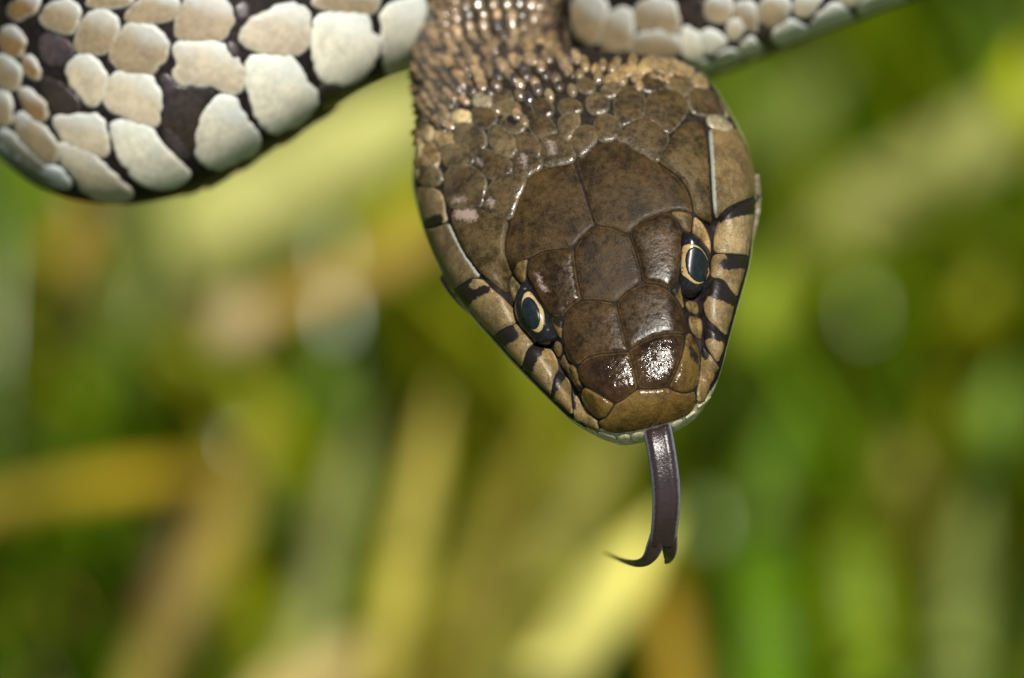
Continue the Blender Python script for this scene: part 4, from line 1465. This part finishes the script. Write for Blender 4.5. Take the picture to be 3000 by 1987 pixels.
RIGHT = [
    (TN, [(38, 100), (60, -10), (200, -50), (282, 30), (262, 150), (222, 272), (160, 288), (78, 222)]),
    (TN, [(248, 160), (290, 78), (380, 38), (442, 80), (452, 200), (422, 302), (330, 333), (250, 323), (233, 260)]),
    (TN, [(440, 60), (520, -10), (700, -10), (722, 90), (742, 160), (700, 242), (620, 182), (500, 202), (448, 160)]),
    (TN, [(448, 232), (540, 190), (650, 190), (732, 240), (742, 332), (650, 374), (500, 374), (398, 352)]),
    (W, [(738, 200), (780, 163), (852, 200), (884, 290), (872, 382), (800, 393), (748, 342)]),
    (W, [(858, 210), (920, 183), (1002, 220), (1034, 270), (960, 333), (900, 342), (880, 290)]),
    (W, [(838, 392), (920, 378), (974, 420), (944, 473), (890, 485), (850, 440)]),
    (W, [(958, 352), (1030, 308), (1112, 330), (1134, 372), (1050, 409), (970, 424)]),
    (TN, [(888, 100), (900, -10), (1060, -30), (1074, 60), (1032, 142), (950, 153)]),
    (W2, [(1028, 172), (1080, 108), (1152, 130), (1132, 222), (1060, 273), (1038, 222)]),
    (TN, [(1078, 80), (1100, 5), (1202, 5), (1222, 120), (1222, 203), (1160, 203), (1118, 132)]),
    (W, [(1108, 292), (1180, 233), (1242, 270), (1274, 322), (1170, 359), (1118, 342)]),
    (TN, [(1228, 80), (1250, -10), (1400, -30), (1443, 60), (1402, 142), (1310, 168), (1238, 142)]),
    (W, [(1296, 222), (1390, 138), (1450, 118), (1532, 180), (1564, 240), (1480, 274), (1370, 294)]),
    (W2, [(1448, 40), (1480, -30), (1645, -30), (1602, 50), (1550, 102), (1468, 113)]),
    (W, [(1546, 172), (1620, 78), (1720, 6), (1812, 80), (1860, 152), (1760, 204), (1600, 239), (1568, 222)]),
    (W2, [(1730, -10), (1800, -60), (1900, -50), (1930, -40), (1850, 30), (1800, 50)]),
    (W, [(1850, 40), (1950, -50), (2125, -70), (2195, 20), (2060, 94), (1900, 149), (1868, 100)]),
    (W, [(2200, 12), (2300, -70), (2420, -60), (2400, -20), (2240, 30)]),
    (DK, [(738, 30), (800, -5), (888, -5), (888, 150), (878, 183), (790, 172), (728, 80)]),
    (DK, [(1238, 180), (1330, 170), (1292, 228), (1335, 294), (1270, 314), (1218, 240)]),
]
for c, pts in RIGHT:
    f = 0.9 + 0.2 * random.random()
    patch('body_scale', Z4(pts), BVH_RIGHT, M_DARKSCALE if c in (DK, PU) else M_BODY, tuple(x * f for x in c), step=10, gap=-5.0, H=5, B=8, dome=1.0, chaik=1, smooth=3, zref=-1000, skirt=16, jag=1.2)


def cover_material():
    N = NT('coil_keratin')
    v = N.coords(1 / PX)
    a = N.n('ShaderNodeAttribute', attribute_name='skin_tint')
    nz = N.ramp(N.noise(v, 0.03, 4, 0.6), 0.3, 0.7, 0.75, 1.25)
    N.l(N.mix(1.0, a.outputs['Color'], nz, 'MULTIPLY'), N.b.inputs['Base Color'])
    N.b.inputs['Roughness'].default_value = 0.42
    N.b.inputs['Specular IOR Level'].default_value = 0.35
    return N.m


def cover_rest():
    V, F, Cc = [], [], []
    acc, row, prev = 1e9, 0, None
    for r in RINGS:
        if r['ki'] < NHEAD + 1.2:
            continue
        if prev is not None:
            acc += (r['c'] - prev).length
        prev = r['c']
        rad = r['w']
        cell = max(16.0, 0.19 * rad)
        if acc < cell * 0.8:
            continue
        acc = 0.0
        row += 1
        n = max(8, int(2 * math.pi * rad / cell))
        k0 = int(r['ki'])
        fa, fb = FLAT.get(k0, 2.0), FLAT.get(k0 + 1, 2.0)
        pw = max(2.05, fa + (fb - fa) * (r['ki'] - k0))
        nn_ = Vector((0, 0, 1)) - r['T'] * r['T'].z
        nn_ = nn_.normalized() if fa > 2 or fb > 2 else r['n']
        ee_ = nn_.cross(r['T']).normalized()
        for k in range(n):
            a = 2 * math.pi * (k + 0.5 * (row % 2)) / n
            dv = r['e'] * math.cos(a) + r['n'] * math.sin(a)
            cx, sy = abs(dv.dot(ee_)), abs(dv.dot(nn_))
            P = r['c'] + dv * (rad / (cx ** pw + sy ** pw) ** (1 / pw))
            u, v = uv_of(P)
            if -60 < u < 3060 and v > -25 and dv.dot(CAMQ - P) > -0.25 * (CAMQ - P).length:
                continue
            S = r['T'].cross(dv).normalized()
            la, lb = cell * 0.60, cell * 0.46
            o = len(V)
            V.append(P + dv * 9)
            for m in range(8):
                t = 2 * math.pi * m / 8
                V.append(P + r['T'] * (la * math.cos(t)) + S * (lb * math.sin(t)) + dv * (6 if math.cos(t) > 0.5 else 2))
            for m in range(8):
                V.append(P + (V[o + 1 + m] - P) * 1.03 - dv * 12)
            for m in range(8):
                m2 = (m + 1) % 8
                F.append((o, o + 1 + m, o + 1 + m2))
                F.append((o + 1 + m, o + 9 + m, o + 9 + m2, o + 1 + m2))
            s_ = math.sin(a)
            if s_ > 0.25:
                c = np.array((0.15, 0.115, 0.06)) if (row // 2 + k) % 11 else np.array((0.03, 0.022, 0.016))
            elif s_ > -0.35:
                c = np.array((0.42, 0.39, 0.30)) if (row // 2) % 5 else np.array((0.025, 0.02, 0.018))
            else:
                c = np.array((0.03, 0.028, 0.028)) if (row // 3) % 2 else np.array((0.30, 0.29, 0.23))
            c = c * rng.uniform(0.85, 1.15)
            Cc += [(c[0], c[1], c[2], 1.0)] * 17
    o = mesh_obj('scale_cover', to_local([tuple(v) for v in V]), F, cover_material(), SNAKE)
    at_ = o.data.attributes.new('skin_tint', 'FLOAT_COLOR', 'POINT')
    at_.data.foreach_set('color', np.array(Cc, np.float32).ravel())
    o['kind'] = 'stuff'
    print('cover scales', len(V) // 17)


cover_rest()
print('snake parts', len(SNAKE.children))
